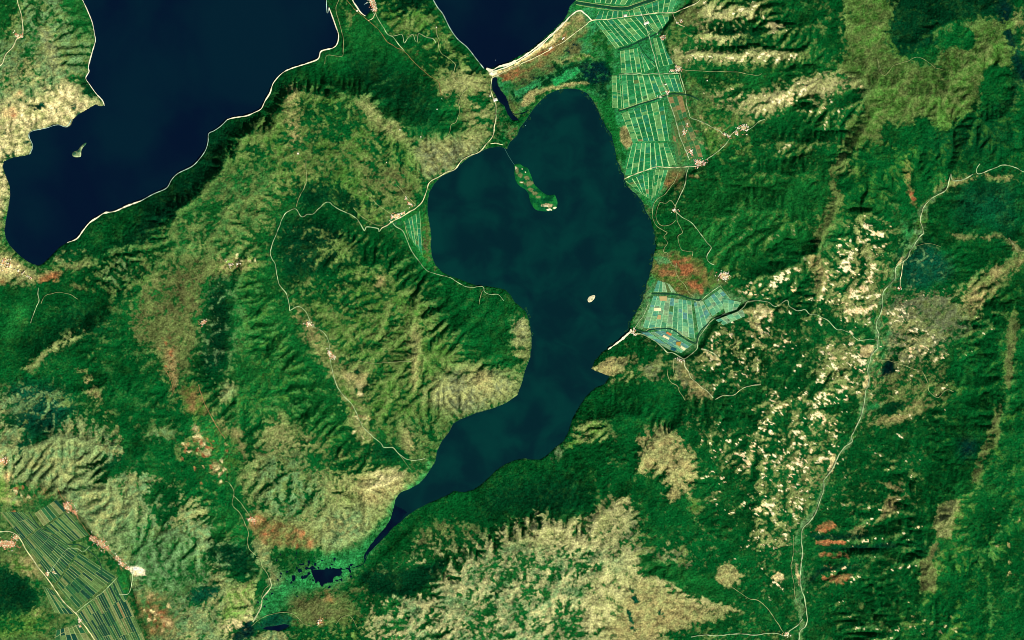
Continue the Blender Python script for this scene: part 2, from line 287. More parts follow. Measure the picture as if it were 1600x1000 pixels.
# long shore slope facing north-west
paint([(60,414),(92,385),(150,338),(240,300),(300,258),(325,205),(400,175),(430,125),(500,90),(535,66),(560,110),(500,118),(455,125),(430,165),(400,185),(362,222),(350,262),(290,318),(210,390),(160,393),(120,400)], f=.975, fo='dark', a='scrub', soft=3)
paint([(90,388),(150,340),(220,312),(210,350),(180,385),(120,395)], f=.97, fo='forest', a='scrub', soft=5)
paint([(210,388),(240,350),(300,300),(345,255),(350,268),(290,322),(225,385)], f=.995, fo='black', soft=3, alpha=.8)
paint([(90,389),(135,390),(130,395),(95,396)], f=.1, a='khaki', b='olive', soft=1)
paint([(80,398),(100,396),(98,415),(84,412)], f=.2, a='wet', b='khaki', soft=1)
paint([(102,408),(145,404),(140,420),(115,425),(105,418)], f=.15, a='olive', b='khaki', soft=2)
paint([(110,445),(125,443),(150,462),(120,452)], f=.1, a='olive', b='khaki', soft=1)
# bowl above the peninsula bay
paint([(529,60),(510,0),(505,-80),(552,-80),(575,30),(640,85),(690,130),(722,200),(700,215),(645,206),(590,180),(560,155),(500,140),(455,138),(430,150),(455,115),(500,92)], f=.965, fo='forest', a='scrub', soft=4)
paint([(536,30),(575,35),(620,80),(610,100),(560,85),(540,70)], f=.95, fo='mid', a='scrub', soft=5)
paint([(540,90),(600,95),(660,130),(700,190),(660,200),(600,165),(560,135)], f=.985, fo='dark', soft=6, alpha=.8)
paint([(505,85),(540,75),(538,92),(505,100)], f=.97, fo='bright', soft=3, alpha=.7)
paint([(515,-80),(552,-80),(570,40),(548,60),(530,20)], f=.75, fo='mid', a='olive', soft=3)
# peninsula east half
paint([(590,-80),(677,-80),(690,22),(757,108),(768,125),(760,150),(700,150),(660,120),(620,70),(585,25)], f=.72, a='olive', b='moss', fo='forest', soft=3)
paint([(592,18),(620,25),(665,22),(670,40),(650,52),(615,52),(600,35)], f=.08, a='olive', b='moss', soft=3)
paint([(620,-10),(665,-20),(670,15),(640,22),(615,12)], f=.97, fo='dark', soft=3)
paint([(585,18),(592,24),(612,54),(598,48)], f=.99, fo='bright', soft=1)
paint([(572,20),(582,20),(586,28),(576,30)], f=.9, fo='bright', soft=0)
paint([(690,110),(735,105),(768,125),(772,180),(765,215),(735,240),(700,265),(665,278),(620,262),(640,222),(695,222),(722,215),(735,200),(700,165),(685,140)], f=.12, a='olive', b='khaki', fo='forest', soft=3)
paint([(640,225),(700,222),(760,215),(740,240),(700,265),(665,278),(640,262)], f=.06, a='grey', b='khaki', soft=3)
paint([(735,140),(765,145),(760,172),(740,170),(728,160)], f=.9, fo='forest', soft=2); paint([(745,185),(768,186),(760,198),(742,196)], f=.7, fo='forest', soft=2)
paint([(690,92),(755,108),(740,118),(700,112)], f=.85, fo='dark', soft=2); paint([(700,140),(722,142),(715,190),(695,200),(690,170)], f=.85, fo='forest', soft=3)
# central western upland
paint([(212,392),(290,326),(352,266),(365,225),(402,186),(455,142),(510,142),(558,160),(595,190),(640,215),(660,265),(665,290),(612,343),(560,340),(510,315),(440,330),(423,400),(430,430),(340,420),(250,440),(180,470),(120,445),(150,410)], f=.45, a='olive', b='moss', fo='forest', soft=4)
paint([(340,270),(420,250),(440,320),(420,400),(330,420),(230,430),(215,395),(290,330)], f=.46, a='olive', b='scrub', fo='mid', soft=5)
paint([(555,155),(575,150),(600,180),(650,215),(640,225),(590,205)], f=.1, a='olive', b='khaki', soft=2)
paint([(448,130),(470,128),(465,170),(470,230),(455,230),(440,170)], f=.25, a='tan', b='olive', soft=3)
paint([(462,238),(472,232),(480,262),(488,262),(485,280),(470,275)], f=.1, a='moss', b='tan', soft=2)
paint([(480,150),(560,160),(575,200),(520,220),(480,200)], f=.88, fo='forest', soft=5, alpha=.7)
paint([(465,285),(520,290),(580,315),(600,340),(560,335),(515,318),(480,335),(466,322)], f=.95, fo='dark', soft=4)
paint([(560,250),(620,250),(650,290),(640,320),(600,310),(570,280)], f=.3, a='brown', b='olive', soft=4)
paint([(560,318),(600,320),(612,342),(590,350),(560,345)], f=.25, a='olive', b='lime', soft=2)
paint([(170,400),(210,396),(220,430),(180,450),(150,440)], f=.35, a='olive', b='sage', soft=4)
paint([(205,440),(240,430),(260,445),(230,470),(205,475)], f=.2, a='khaki', b='lime', soft=3)
# hill south of the road
paint([(440,335),(462,332),(515,322),(560,350),(592,360),(635,352),(652,395),(680,425),(800,462),(826,490),(832,545),(820,575),(762,572),(722,560),(680,500),(640,450),(600,440),(560,470),(520,460),(450,470),(430,430),(425,380)], f=.93, a='olive', b='scrub', fo='forest', soft=4)
paint([(440,345),(520,340),(560,390),(520,430),(450,450),(432,400)], f=.86, a='olive', fo='dark', soft=5)
paint([(495,395),(560,355),(580,360),(545,395),(500,415)], f=.35, a='olive', b='moss', soft=4)
paint([(560,410),(620,420),(680,500),(640,520),(560,500),(480,480),(470,440)], f=.62, a='olive', b='moss', fo='forest', soft=6)
paint([(590,430),(602,428),(598,450),(588,450)], f=.1, a='tan', soft=1)
paint([(690,455),(815,480),(830,520),(800,560),(740,545),(690,500)], f=.985, a='scrub', fo='forest', soft=4)
paint([(610,345),(655,325),(672,340),(680,420),(700,432),(660,420),(640,385)], f=.9, a='wet', b='moss', fo='bright', soft=2)
paint([(658,345),(672,345),(676,400),(690,425),(675,425),(662,400)], f=.3, a='brown', b='moss', soft=1)
paint([(600,352),(622,340),(632,352),(600,360)], f=.3, a='wet', b='bluish', soft=1)
# plateau between the valley and the small lake
paint([(440,468),(480,470),(560,480),(640,460),(690,505),(722,560),(765,575),(822,580),(810,615),(770,637),(715,655),(690,690),(665,722),(620,705),(575,670),(545,620),(520,560),(480,500)], f=.31, a='olive', b='moss', fo='mid', soft=4)
paint([(640,505),(650,505),(655,560),(650,610),(642,610),(646,555)], f=.03, a='tan', b='khaki', soft=2)
paint([(715,575),(760,580),(812,590),(806,615),(770,632),(720,650),(690,645),(660,620),(690,590)], f=.06, a='khaki', b='grey', soft=4)
paint([(740,575),(762,585),(768,610),(750,615),(742,600)], f=.02, a='tan', b='khaki', soft=2)
paint([(800,530),(832,530),(826,570),(800,560)], f=.15, a='olive', b='khaki', soft=2); paint([(806,540),(800,500),(824,492),(829,525)], f=.1, a='grey', b='khaki', soft=2)
paint([(548,560),(580,580),(570,620),(560,640),(545,610)], f=.5, a='olive', b='khaki', fo='dark', soft=3)
paint([(605,660),(700,650),(720,660),(690,690),(660,722),(620,700)], f=.45, a='scrub', b='olive', fo='forest', soft=4)
paint([(440,480),(470,478),(500,520),(530,560),(560,620),(575,680),(590,695),(570,700),(545,690),(540,650),(510,600),(500,560),(470,530)], f=.3, a='olive', b='tan', fo='mid', soft=2)
blobs([(482,508,6),(520,635,8),(530,632,6),(576,690,8),(566,675,6),(514,612,4),(545,590,8),(565,600,7)], 6, f=0, a='cream', b='tan', soft=1, alpha=.8)
paint([(545,585),(580,585),(572,600),(555,600)], f=.05, a='tan', b='khaki', soft=1)
# western block
paint([(160,475),(230,440),(330,420),(425,400),(440,470),(480,530),(520,600),(545,660),(590,705),(640,720),(600,740),(560,760),(470,700),(400,660),(340,640),(300,640),(240,700),(100,680),(0,700),(-80,700),(-80,610),(60,600),(120,540)], f=.86, a='olive', b='scrub', fo='forest', soft=5)
paint([(340,430),(420,405),(440,480),(480,560),(530,640),(560,720),(520,730),(430,660),(370,650),(345,620),(366,560),(370,470)], f=.74, a='scrub', b='moss', fo='mid', soft=5)
paint([(318,440),(362,430),(368,500),(360,560),(330,600),(312,560),(320,500)], f=.84, a='sage', fo='dark', soft=4)
paint([(365,450),(385,460),(380,540),(360,560),(366,500)], f=.7, a='scrub', fo='bright', soft=4)
paint([(345,610),(362,590),(372,600),(358,625),(340,630)], f=.15, a='khaki', b='sage', soft=2)
paint([(195,490),(215,460),(260,420),(300,400),(335,395),(350,420),(325,445),(318,500),(305,560),(285,590),(262,580),(240,545),(205,525)], f=.2, a='brown', b='olive', fo='mid', soft=4)
paint([(235,510),(300,500),(295,560),(262,580),(245,550)], f=.12, a='olive', b='brown', soft=4)
paint([(340,405),(380,400),(410,415),(370,425),(335,430)], f=.1, a='moss', b='tan', soft=2); 
blobs([(250,578,3),(318,503,3)], 4, f=0, a='red', b='rust', soft=1)
paint([(262,540),(275,545),(278,600),(270,620),(262,580)], f=.2, a='tan', b='rust', soft=1)
paint([(35,565),(70,545),(100,520),(135,502),(140,515),(100,542),(60,570),(40,585)], f=.3, a='olive', b='khaki', soft=2)
paint([(40,530),(90,510),(100,480),(160,480),(180,520),(120,530),(60,555),(35,560)], f=.96, fo='dark', soft=5, alpha=.7)
paint([(90,590),(200,560),(240,600),(220,650),(140,640)], f=.93, fo='forest', a='scrub', soft=6)
paint([(120,570),(140,575),(170,640),(195,690),(185,690),(155,640),(130,600)], f=.35, a='olive', b='tan', soft=2)
paint([(280,605),(310,600),(330,640),(325,655),(290,650)], f=.1, a='moss', b='rust', soft=2)
paint([(322,640),(340,650),(380,690),(378,710),(355,700),(330,665)], f=.05, a='tan', b='brown', soft=2); paint([(350,680),(375,668),(382,690),(380,715),(362,712)], f=.02, a='brown', b='tan', soft=2)
paint([(295,660),(330,650),(370,690),(380,740),(340,760),(310,740)], f=.45, a='moss', b='scrub', fo='bright', soft=3)
blobs([(303,668,5),(308,682,6),(317,694,6),(290,697,6),(292,712,4),(322,706,5),(338,728,6),(330,735,4),(345,740,3),(318,672,3),(350,738,3)], 5, f=0, a='cream', b='red', soft=1)
paint([(225,680),(265,665),(275,685),(245,690)], f=.35, a='sage', b='olive', soft=2)
# pale hills of the south-west
paint([(-80,600),(30,610),(100,640),(170,670),(195,690),(235,735),(300,770),(330,800),(350,840),(350,900),(400,930),(400,1080),(240,1080),(200,960),(185,895),(120,820),(95,785),(20,790),(-80,770)], f=.28, a='sage', b='khaki', fo='mid', soft=4)
paint([(20,600),(90,605),(120,640),(80,680),(20,670)], f=.55, a='sage', b='olive', fo='teal', soft=4)
paint([(30,700),(110,685),(150,690),(140,740),(80,775),(30,760)], f=.05, a='khaki', b='sage', soft=5)
paint([(90,760),(150,745),(230,800),(180,860),(120,810)], f=.08, a='khaki', b='sage', soft=5)
paint([(180,820),(300,830),(330,900),(290,950),(220,930)], f=.28, a='sage', b='scrub', fo='mid', soft=6)
paint([(210,690),(250,690),(270,720),(230,745),(205,735),(180,750),(150,760),(165,735)], f=.97, fo='forest', soft=2)
paint([(25,700),(60,668),(90,660),(60,680),(40,700),(25,730)], f=.93, fo='teal', soft=2); paint([(145,735),(185,705),(200,710),(150,750)], f=.93, fo='dark', soft=2)
paint([(230,755),(280,750),(290,790),(260,830),(230,810)], f=.93, fo='forest', soft=4); paint([(262,690),(320,710),(350,750),(340,780),(290,770),(255,740)], f=.9, fo='forest', a='olive', soft=4)
paint([(325,810),(360,790),(385,830),(385,855),(330,850)], f=.93, fo='mid', soft=2); paint([(318,845),(400,850),(400,905),(370,900),(330,875)], f=.96, fo='dark', a='sage', soft=3)
paint([(290,925),(340,915),(350,930),(305,945)], f=.95, fo='teal', soft=2)
paint([(350,920),(400,900),(402,985),(360,1000),(340,980)], f=.2, a='khaki', b='lime', soft=3); paint([(345,975),(395,955),(400,975),(360,1000)], f=.3, a='cream', b='khaki', soft=2)
paint([(360,995),(400,955),(400,985),(370,1010)], f=.98, fo='black', soft=1)
paint([(-80,740),(15,745),(20,790),(-80,790)], f=.25, a='tan', b='lime', soft=2); blobs([(5,719,7),(12,745,6),(30,785,5),(55,785,4)], 5, f=0, a='red', b='sand', soft=1)
paint([(15,750),(85,765),(90,785),(40,795)], f=.4, a='scrub', b='rust', fo='mid', soft=3)
paint([(195,930),(260,930),(280,980),(230,1010),(200,990)], f=.15, a='scrub', b='rust', fo='mid', soft=4); blobs([(245,958,6),(262,972,7),(236,932,4),(240,985,5),(210,962,4),(255,985,4)], 5, f=0, a='red', b='sand', soft=1)
# ridge between the west valley and the marsh
paint([(395,830),(375,760),(400,700),(430,640),(520,700),(600,735),(660,730),(640,760),(600,820),(560,855),(510,862),(470,850),(440,850)], f=.22, a='olive', b='khaki', fo='mid', soft=4)
paint([(420,700),(500,720),(500,800),(430,820),(400,760)], f=.42, a='sage', b='olive', fo='forest', soft=6)
paint([(480,690),(580,720),(600,740),(540,745),(480,730)], f=.88, fo='forest', a='olive', soft=4); paint([(570,700),(610,695),(640,715),(600,720)], f=.95, fo='dark', soft=3)
paint([(560,745),(620,735),(640,755),(610,790),(560,790)], f=.03, a='khaki', b='tan', soft=3); paint([(500,800),(590,790),(570,840),(520,860),(495,850)], f=.05, a='khaki', b='sage', soft=4)
paint([(580,740),(635,735),(600,760),(570,765)], f=0, a='cream', b='khaki', soft=2)
paint([(390,800),(440,815),(470,820),(495,850),(480,860),(430,850),(400,870)], f=.05, a='rust', b='olive', soft=2)
blobs([(402,812,8),(468,833,7),(485,850,6),(420,835,5),(445,825,4),(410,850,5)], 5, f=0, a='red', b='tan', soft=1)
paint([(632,660),(650,690),(645,715),(632,700)], f=.05, a='tan', b='khaki', soft=2)
# marsh
paint([(400,985),(402,940),(430,905),(432,862),(470,858),(510,865),(560,850),(600,815),(618,780),(650,750),(675,722),(690,730),(640,800),(600,850),(560,890),(530,930),(480,935),(440,955)], f=.14, a='lime2', b='wet', fo='mid', soft=2)
paint([(430,862),(470,858),(500,866),(490,890),(450,900),(432,890)], f=.6, a='scrub', fo='forest', soft=2); paint([(455,940),(520,915),(560,905),(600,880),(620,905),(560,925),(480,955)], f=.4, a='scrub', b='brown', fo='forest', soft=3)
paint([(590,830),(640,800),(680,790),(660,810),(630,850),(590,870)], f=.5, a='scrub', b='wet', fo='forest', soft=3)
paint([(456,930),(530,925),(560,945),(545,980),(480,985),(455,970)], f=.1, a='olive', b='brown', fo='mid', soft=3); blobs([(515,935,6),(500,972,5),(510,925,4)], 5, f=0, a='red', b='tan', soft=1)
paint([(400,985),(445,982),(458,1000),(450,1080),(400,1080)], f=.05, a='khaki', b='sage', soft=2)
paint([(458,985),(520,975),(590,950),(600,1000),(580,1080),(460,1080)], f=.7, a='olive', b='lime', fo='forest', soft=3)
paint([(415,915),(420,895),(402,870),(395,850),(415,850),(440,900),(435,915)], f=.1, a='sage', b='khaki', soft=2)
# south massif
paint([(570,935),(600,925),(680,880),(760,850),(800,812),(845,795),(865,815),(920,800),(980,775),(985,790),(1000,830),(1010,870),(1080,900),(1110,905),(1155,948),(1160,960),(1070,965),(1040,985),(1000,1080),(580,1080)], f=.34, a='khaki', b='pale', fo='mid', soft=3)
paint([(800,812),(845,795),(870,820),(920,805),(975,780),(985,800),(950,850),(900,870),(830,850),(790,840)], f=.06, a='cream', b='khaki', soft=3)
paint([(870,820),(925,812),(935,780),(960,772),(980,775),(970,800),(920,822),(890,825)], f=.03, a='olive', b='tan', soft=2)
paint([(790,850),(900,860),(980,900),(960,960),(880,960),(800,920)], f=.36, a='pale', b='sage', fo='mid', soft=6)
paint([(930,900),(985,900),(1040,930),(1100,950),(1158,948),(1130,962),(1070,962),(1050,985),(1000,1000),(960,1010),(930,960)], f=.05, a='khaki', b='tan', soft=4)
paint([(975,785),(1010,790),(1060,860),(1100,895),(1010,870),(985,850),(960,840)], f=.5, a='olive', b='grey', fo='forest', soft=4)
paint([(640,890),(800,830),(850,860),(760,900),(660,930)], f=.38, a='khaki', b='olive', fo='forest', soft=5)
paint([(560,900),(600,880),(650,870),(690,868),(680,900),(650,922),(600,928),(575,918)], f=.99, fo='dark', soft=2)
paint([(600,880),(650,850),(700,840),(690,870),(640,880)], f=.55, a='brown', b='olive', fo='forest', soft=3)
paint([(560,925),(620,925),(610,970),(650,970),(640,985),(580,990),(560,960)], f=.88, fo='forest', soft=3); paint([(580,975),(625,970),(625,985),(590,992)], f=.05, a='tan', b='khaki', soft=2)
for g in ([(985,912),(996,935),(998,950),(988,940)],[(975,930),(985,960),(995,992),(990,990),(980,965)],[(940,970),(955,985),(980,1000),(960,990)],[(1010,930),(1035,955),(1040,965),(1020,950)]): paint(g, f=.97, fo='teal', soft=1)
# dark forest south of the small lake
paint([(620,880),(600,860),(650,800),(700,775),(770,740),(805,720),(850,718),(890,680),(900,690),(940,700),(940,780),(920,800),(870,812),(845,795),(805,812),(780,835),(700,838)], f=.97, a='scrub', fo='forest', soft=4)
paint([(760,760),(900,740),(930,790),(870,808),(800,805),(740,830)], f=.985, fo='dark', a='scrub', soft=8)
paint([(640,830),(700,810),(780,832),(740,850),(700,870),(650,870)], f=.45, a='olive', b='brown', fo='forest', soft=3)
# point and hills east of the small lake
paint([(890,690),(902,640),(952,590),(960,550),(1000,520),(1050,560),(1080,620),(1180,640),(1200,760),(1200,900),(1160,945),(1090,900),(1020,850),(985,780),(940,790)], f=.955, a='olive', b='khaki', fo='forest', soft=4)
paint([(920,640),(1000,600),(1040,620),(1050,670),(990,670),(930,680)], f=.99, fo='forest', a='scrub', soft=4)
paint([(924,577),(945,565),(965,558),(976,562),(975,580),(960,588),(935,583)], f=.03, a='khaki', b='grey', soft=1)
paint([(945,590),(985,580),(990,590),(950,600)], f=.2, a='olive', b='khaki', soft=2); paint([(982,556),(998,548),(992,570),(982,570)], f=.1, a='khaki', b='olive', soft=2)
paint([(1000,570),(1025,562),(1040,592),(1015,590)], f=.15, a='grey', b='olive', soft=2)
paint([(893,672),(930,655),(945,658),(950,680),(935,690),(895,690)], f=.1, a='khaki', b='lime', soft=3); blobs([(944,667,4)], 4, f=.99, fo='dark', soft=0)
paint([(880,695),(893,680),(910,690),(885,700)], f=.4, a='lime', b='moss', soft=1); paint([(855,710),(880,695),(882,715),(865,722)], f=.2, a='grey', b='sage', soft=2)
paint([(1000,680),(1020,665),(1040,660),(1065,690),(1090,715),(1085,760),(1060,770),(1030,745),(1000,735)], f=.12, a='khaki', b='tan', fo='forest', soft=3)
paint([(1035,765),(1062,760),(1068,772),(1050,785),(1040,778)], f=.05, a='tan', b='khaki', soft=2); paint([(1070,775),(1098,785),(1095,800),(1075,808)], f=.6, a='lime', b='moss', fo='bright', soft=2)
paint([(1120,890),(1145,880),(1158,900),(1145,915),(1122,915)], f=.02, a='tan', b='khaki', soft=2); paint([(1035,850),(1070,855),(1100,895),(1060,885)], f=.2, a='olive', b='grey', soft=3)
paint([(1050,560),(1075,565),(1095,600),(1125,620),(1090,625),(1065,610)], f=.12, a='tan', b='grey', soft=2)
paint([(1085,545),(1105,540),(1100,570),(1085,565)], f=.05, a='brown', b='tan', soft=1)
paint([(1000,865),(1050,885),(1110,905),(1155,945),(1140,945),(1090,925),(1040,905),(1000,880)], f=.99, fo='mid', soft=2)
paint([(1070,975),(1110,962),(1200,958),(1230,985),(1200,1080),(1020,1080),(1040,990)], f=.82, a='olive', fo='forest', soft=3)
# north-east spurs
paint([(1060,-80),(1310,-80),(1330,60),(1350,200),(1290,260),(1180,270),(1105,250),(1085,180),(1045,70)], f=.72, a='olive', b='moss', fo='forest', soft=4)
paint([(1055,110),(1200,108),(1330,90),(1340,120),(1200,122),(1060,125)], f=.9, fo='mid', soft=3)
for P in ([(1072,0),(1110,5),(1165,12),(1190,-20),(1200,20),(1160,50),(1110,52),(1075,40)],[(1070,62),(1110,55),(1150,60),(1140,75),(1080,72)],[(1030,92),(1060,75),(1120,80),(1190,78),(1240,70),(1255,90),(1180,98),(1100,95),(1040,100)],
          [(1090,150),(1130,142),(1200,140),(1260,120),(1330,108),(1350,140),(1290,155),(1240,160),(1190,188),(1150,180),(1110,165)],[(1190,200),(1230,175),(1290,150),(1300,170),(1250,190),(1210,200)]):
    paint(P, f=.2, a='khaki', b='pale', fo='mid', bare=.25, soft=3)
paint([(1195,-10),(1300,-5),(1330,60),(1330,100),(1260,95),(1200,60)], f=.92, fo='forest', a='olive', bare=0, soft=4); paint([(1195,30),(1228,35),(1230,45),(1200,48)], f=.0, a='khaki', b='cream', bare=.6, soft=2)
paint([(1100,40),(1170,45),(1200,60),(1150,72)], f=.9, fo='dark', soft=3)
paint([(1110,150),(1180,125),(1200,140),(1160,150)], f=.9, fo='mid', soft=2); paint([(1200,190),(1330,150),(1340,190),(1310,230),(1200,240),(1180,215)], f=.88, fo='forest', a='olive', bare=.1, soft=4)
paint([(1060,150),(1110,160),(1170,190),(1180,215),(1105,250),(1080,200)], f=.4, a='olive', b='moss', fo='mid', soft=3)
# high grassland of the crest
G1 = [(1330,-80),(1375,-80),(1395,20),(1385,60),(1400,90),(1420,100),(1460,110),(1480,80),(1540,30),(1565,30),(1580,100),(1575,130),(1530,155),(1480,200),(1440,180),(1420,200),(1395,190),(1380,200),(1400,230),(1370,225),(1330,230),(1320,250),(1310,255),(1325,200),(1350,170),(1360,140),(1320,110),(1325,40)]
paint(G1, f=.05, a='moss', b='olive', fo='forest', bare=0, soft=3)
paint([(1335,60),(1380,70),(1390,110),(1370,150),(1350,130)], f=.02, a='olive', b='grey', soft=4)
paint([(1540,140),(1560,100),(1590,110),(1585,170),(1545,165)], f=.98, fo='dark', soft=1); paint([(1530,150),(1532,115),(1550,102),(1575,105),(1582,130),(1578,160),(1540,165)], f=.98, fo='forest', soft=1)
paint([(1495,40),(1520,48),(1526,70),(1510,82),(1495,70),(1478,62)], f=.96, fo='forest', soft=1); paint([(1385,60),(1400,20),(1440,0),(1540,0),(1560,20),(1500,25),(1470,40),(1450,30),(1460,70),(1430,80),(1405,90)], f=.96, fo='dark', a='moss', soft=3)
paint([(1370,-80),(1620,-80),(1580,10),(1560,30),(1480,25),(1400,60),(1380,40)], f=.95, fo='dark', soft=3)
paint([(1560,0),(1578,10),(1590,60),(1600,100),(1620,140),(1590,130),(1575,80),(1558,30)], f=.97, fo='black', a='moss', soft=2)
paint([(1580,20),(1700,10),(1700,140),(1600,100),(1590,60)], f=.4, a='olive', b='khaki', fo='forest', soft=3)
paint([(1335,195),(1360,195),(1395,215),(1390,230),(1350,215)], f=.05, a='moss', b='tan', soft=1)
paint([(1310,235),(1322,240),(1320,260),(1345,270),(1312,275),(1315,320),(1295,350),(1280,385),(1268,385),(1280,340),(1300,300),(1292,285)], f=.1, a='moss', b='tan', fo='mid', soft=2)
paint([(1270,400),(1285,410),(1290,440),(1278,470),(1268,440)], f=.3, a='olive', b='tan', soft=3)
# forested slopes
paint([(1110,270),(1290,260),(1300,300),(1270,380),(1200,390),(1130,440),(1060,400),(1055,330)], f=.955, a='olive', b='moss', fo='mid', soft=5, alpha=.9)
paint([(1030,345),(1040,400),(1110,410),(1180,450),(1170,470),(1120,455),(1070,470),(1018,460),(1020,400)], f=.5, a='moss', b='brown', fo='mid', soft=3)
paint([(1040,340),(1080,350),(1105,400),(1110,405),(1075,400),(1045,405),(1040,370)], f=.96, fo='mid', soft=2)
paint([(1026,320),(1055,300),(1060,335),(1055,352),(1035,352)], f=.9, fo='forest', soft=2)
paint([(1045,415),(1075,400),(1085,415),(1100,420),(1105,440),(1095,460),(1075,462),(1060,445),(1045,450),(1030,435),(1030,418)], f=0, a='rust', b='red', soft=1)
blobs([(1070,425,8),(1080,450,5),(1095,455,5),(1063,432,7),(1042,425,7),(1067,412,5)], 5, f=0, a='red', b='red', soft=1)
paint([(1010,440),(1030,400),(1022,470),(1000,500),(995,500)], f=.3, a='brown', b='wet', fo='dark', soft=1); paint([(968,255),(985,290),(1018,330),(1030,390),(1020,390),(1005,320),(975,290)], f=.4, a='brown', b='wet', fo='forest', soft=1)
paint([(1395,200),(1700,150),(1700,260),(1600,262),(1540,262),(1480,280),(1430,325),(1415,260),(1380,320),(1300,350),(1310,280),(1345,230)], f=.955, fo='forest', a='moss', bare=0, soft=5)
paint([(1460,200),(1580,170),(1600,230),(1520,255),(1440,240)], f=.99, fo='dark', a='moss', soft=8, alpha=.8)
paint([(1445,330),(1480,295),(1530,285),(1585,275),(1600,300),(1700,300),(1700,440),(1600,420),(1570,420),(1520,445),(1480,430),(1460,380),(1420,400)], f=.975, fo='forest', a='scrub', bare=0, soft=4)
paint([(1500,290),(1585,280),(1590,370),(1560,370),(1540,340),(1490,360)], f=.99, fo='teal', soft=6, alpha=.6)
paint([(1480,278),(1500,282),(1540,268),(1590,280),(1590,286),(1530,276),(1500,292),(1480,300),(1450,320),(1440,345),(1430,350),(1440,322)], f=.1, a='olive', b='tan', soft=1)
paint([(1405,330),(1425,330),(1445,335),(1440,370),(1400,430),(1390,430),(1410,380)], f=.3, a='wet', b='scrub', soft=3)
paint([(1416,240),(1425,290),(1438,330),(1428,325),(1415,290)], f=.05, a='rust', b='olive', soft=1); blobs([(1425,302,4),(1428,310,4)], 3, f=0, a='red', soft=0)
paint([(1405,390),(1440,375),(1480,400),(1490,430),(1440,455),(1410,450)], f=.88, fo='teal', a='sage', soft=3)
paint([(1465,368),(1560,366),(1575,372),(1600,392),(1590,398),(1570,374),(1490,374)], f=.1, a='brown', b='tan', soft=1)
paint([(1510,440),(1590,395),(1620,390),(1640,400),(1560,440),(1545,470),(1530,490),(1500,500),(1500,460)], f=.12, a='olive', b='tan', fo='mid', soft=3)
# badlands along the eastern valley
BAD = dict(a='olive', b='khaki', fo='forest', soft=5)
paint([(1090,480),(1300,400),(1560,500),(1540,740),(1440,820),(1420,1000),(1280,1000),(1180,960),(1100,720)], bare=.2, soft=8)
paint([(1310,400),(1340,345),(1390,345),(1395,400),(1375,500),(1340,500),(1280,480)], f=.55, bare=.55, **BAD)
paint([(1340,430),(1370,420),(1375,480),(1345,495),(1330,470)], f=.2, bare=.9, **BAD)
paint([(1320,400),(1350,395),(1360,420),(1330,425)], f=.4, bare=.8, **BAD)
paint([(1385,460),(1480,450),(1500,490),(1470,560),(1380,590),(1370,520)], f=.35, bare=.6, a='grey', b='khaki', fo='forest', soft=4)
paint([(1425,465),(1490,470),(1520,500),(1500,530),(1460,520),(1430,500)], f=.12, a='grey', b='olive', bare=.1, soft=4)
paint([(1330,560),(1350,530),(1345,600),(1300,600),(1270,570)], f=.45, bare=.85, **BAD)
paint([(1280,530),(1340,530),(1350,560),(1340,620),(1290,610),(1270,570)], f=.4, bare=.7, **BAD)
paint([(1360,580),(1470,560),(1500,620),(1460,650),(1370,660)], f=.42, bare=.3, a='brown', b='olive', fo='forest', soft=4)
paint([(1365,645),(1385,630),(1415,628),(1410,642),(1380,652)], f=.99, fo='dark', bare=0, soft=1); paint([(1365,655),(1400,648),(1440,625),(1440,640),(1400,662),(1370,665)], f=.02, a='olive', b='tan', bare=.1, soft=1)
paint([(1170,600),(1280,620),(1330,700),(1280,760),(1240,860),(1190,840),(1190,720)], f=.74, bare=.42, **BAD)
paint([(1215,700),(1300,690),(1310,720),(1260,760),(1215,740)], f=.6, bare=.65, **BAD)
paint([(1095,500),(1180,480),(1230,500),(1240,560),(1150,610),(1090,590)], f=.68, bare=.62, **BAD)
paint([(1130,440),(1250,440),(1280,480),(1240,510),(1170,480)], f=.72, bare=.55, **BAD)
paint([(1090,690),(1200,690),(1200,800),(1120,780)], f=.8, bare=.5, **BAD); paint([(1130,740),(1200,760),(1200,960),(1170,860)], f=.82, bare=.35, **BAD); paint([(1200,750),(1260,750),(1255,830),(1215,870),(1195,830)], f=.5, bare=.5, **BAD)
paint([(1295,280),(1280,400),(1240,430),(1120,380),(1120,300)], bare=.06, soft=5)
paint([(1430,960),(1530,960),(1600,1000),(1450,1060)], f=.75, bare=.2, **BAD); paint([(1290,740),(1400,730),(1450,760),(1400,800),(1290,800)], f=.85, bare=.2, **BAD)
paint([(1360,560),(1395,440),(1380,640),(1330,690),(1330,680)], f=.4, bare=.2, a='wet', b='tan', fo='mid', soft=2)
paint([(1345,540),(1368,540),(1360,560),(1345,556)], f=.1, a='moss', b='brown', bare=0, soft=1)
paint([(1210,890),(1222,888),(1225,910),(1208,910)], f=.1, a='cream', b='sand', bare=.5, soft=1); paint([(1160,485),(1185,480),(1195,520),(1188,540),(1170,510)], f=.15, a='tan', b='khaki', bare=.5, soft=2)
RB = [(1482,288),(1462,305),(1443,325),(1438,350),(1432,372),(1418,398),(1404,415),(1396,435),(1383,458),(1376,485),(1371,510),(1371,535),(1361,560),(1357,590),(1350,625),(1341,660),(1330,688),(1308,715),(1290,745),(1278,790),(1262,815),(1248,835),(1246,880),(1248,930),(1254,975),(1250,1000),(1248,1060)]
RW_ = [3,6,10,14,12,10,9,8,8,7,6,5,6,6,5,5,4,4,5,5,8,11,11,9,6,5,5]
paint([(x-w*.7, y) for (x, y), w in zip(RB, RW_)]+[(x+w*.7, y) for (x, y), w in zip(RB, RW_)][::-1], f=.16, bare=0, a='sage', b='moss', fo='mid', soft=0)
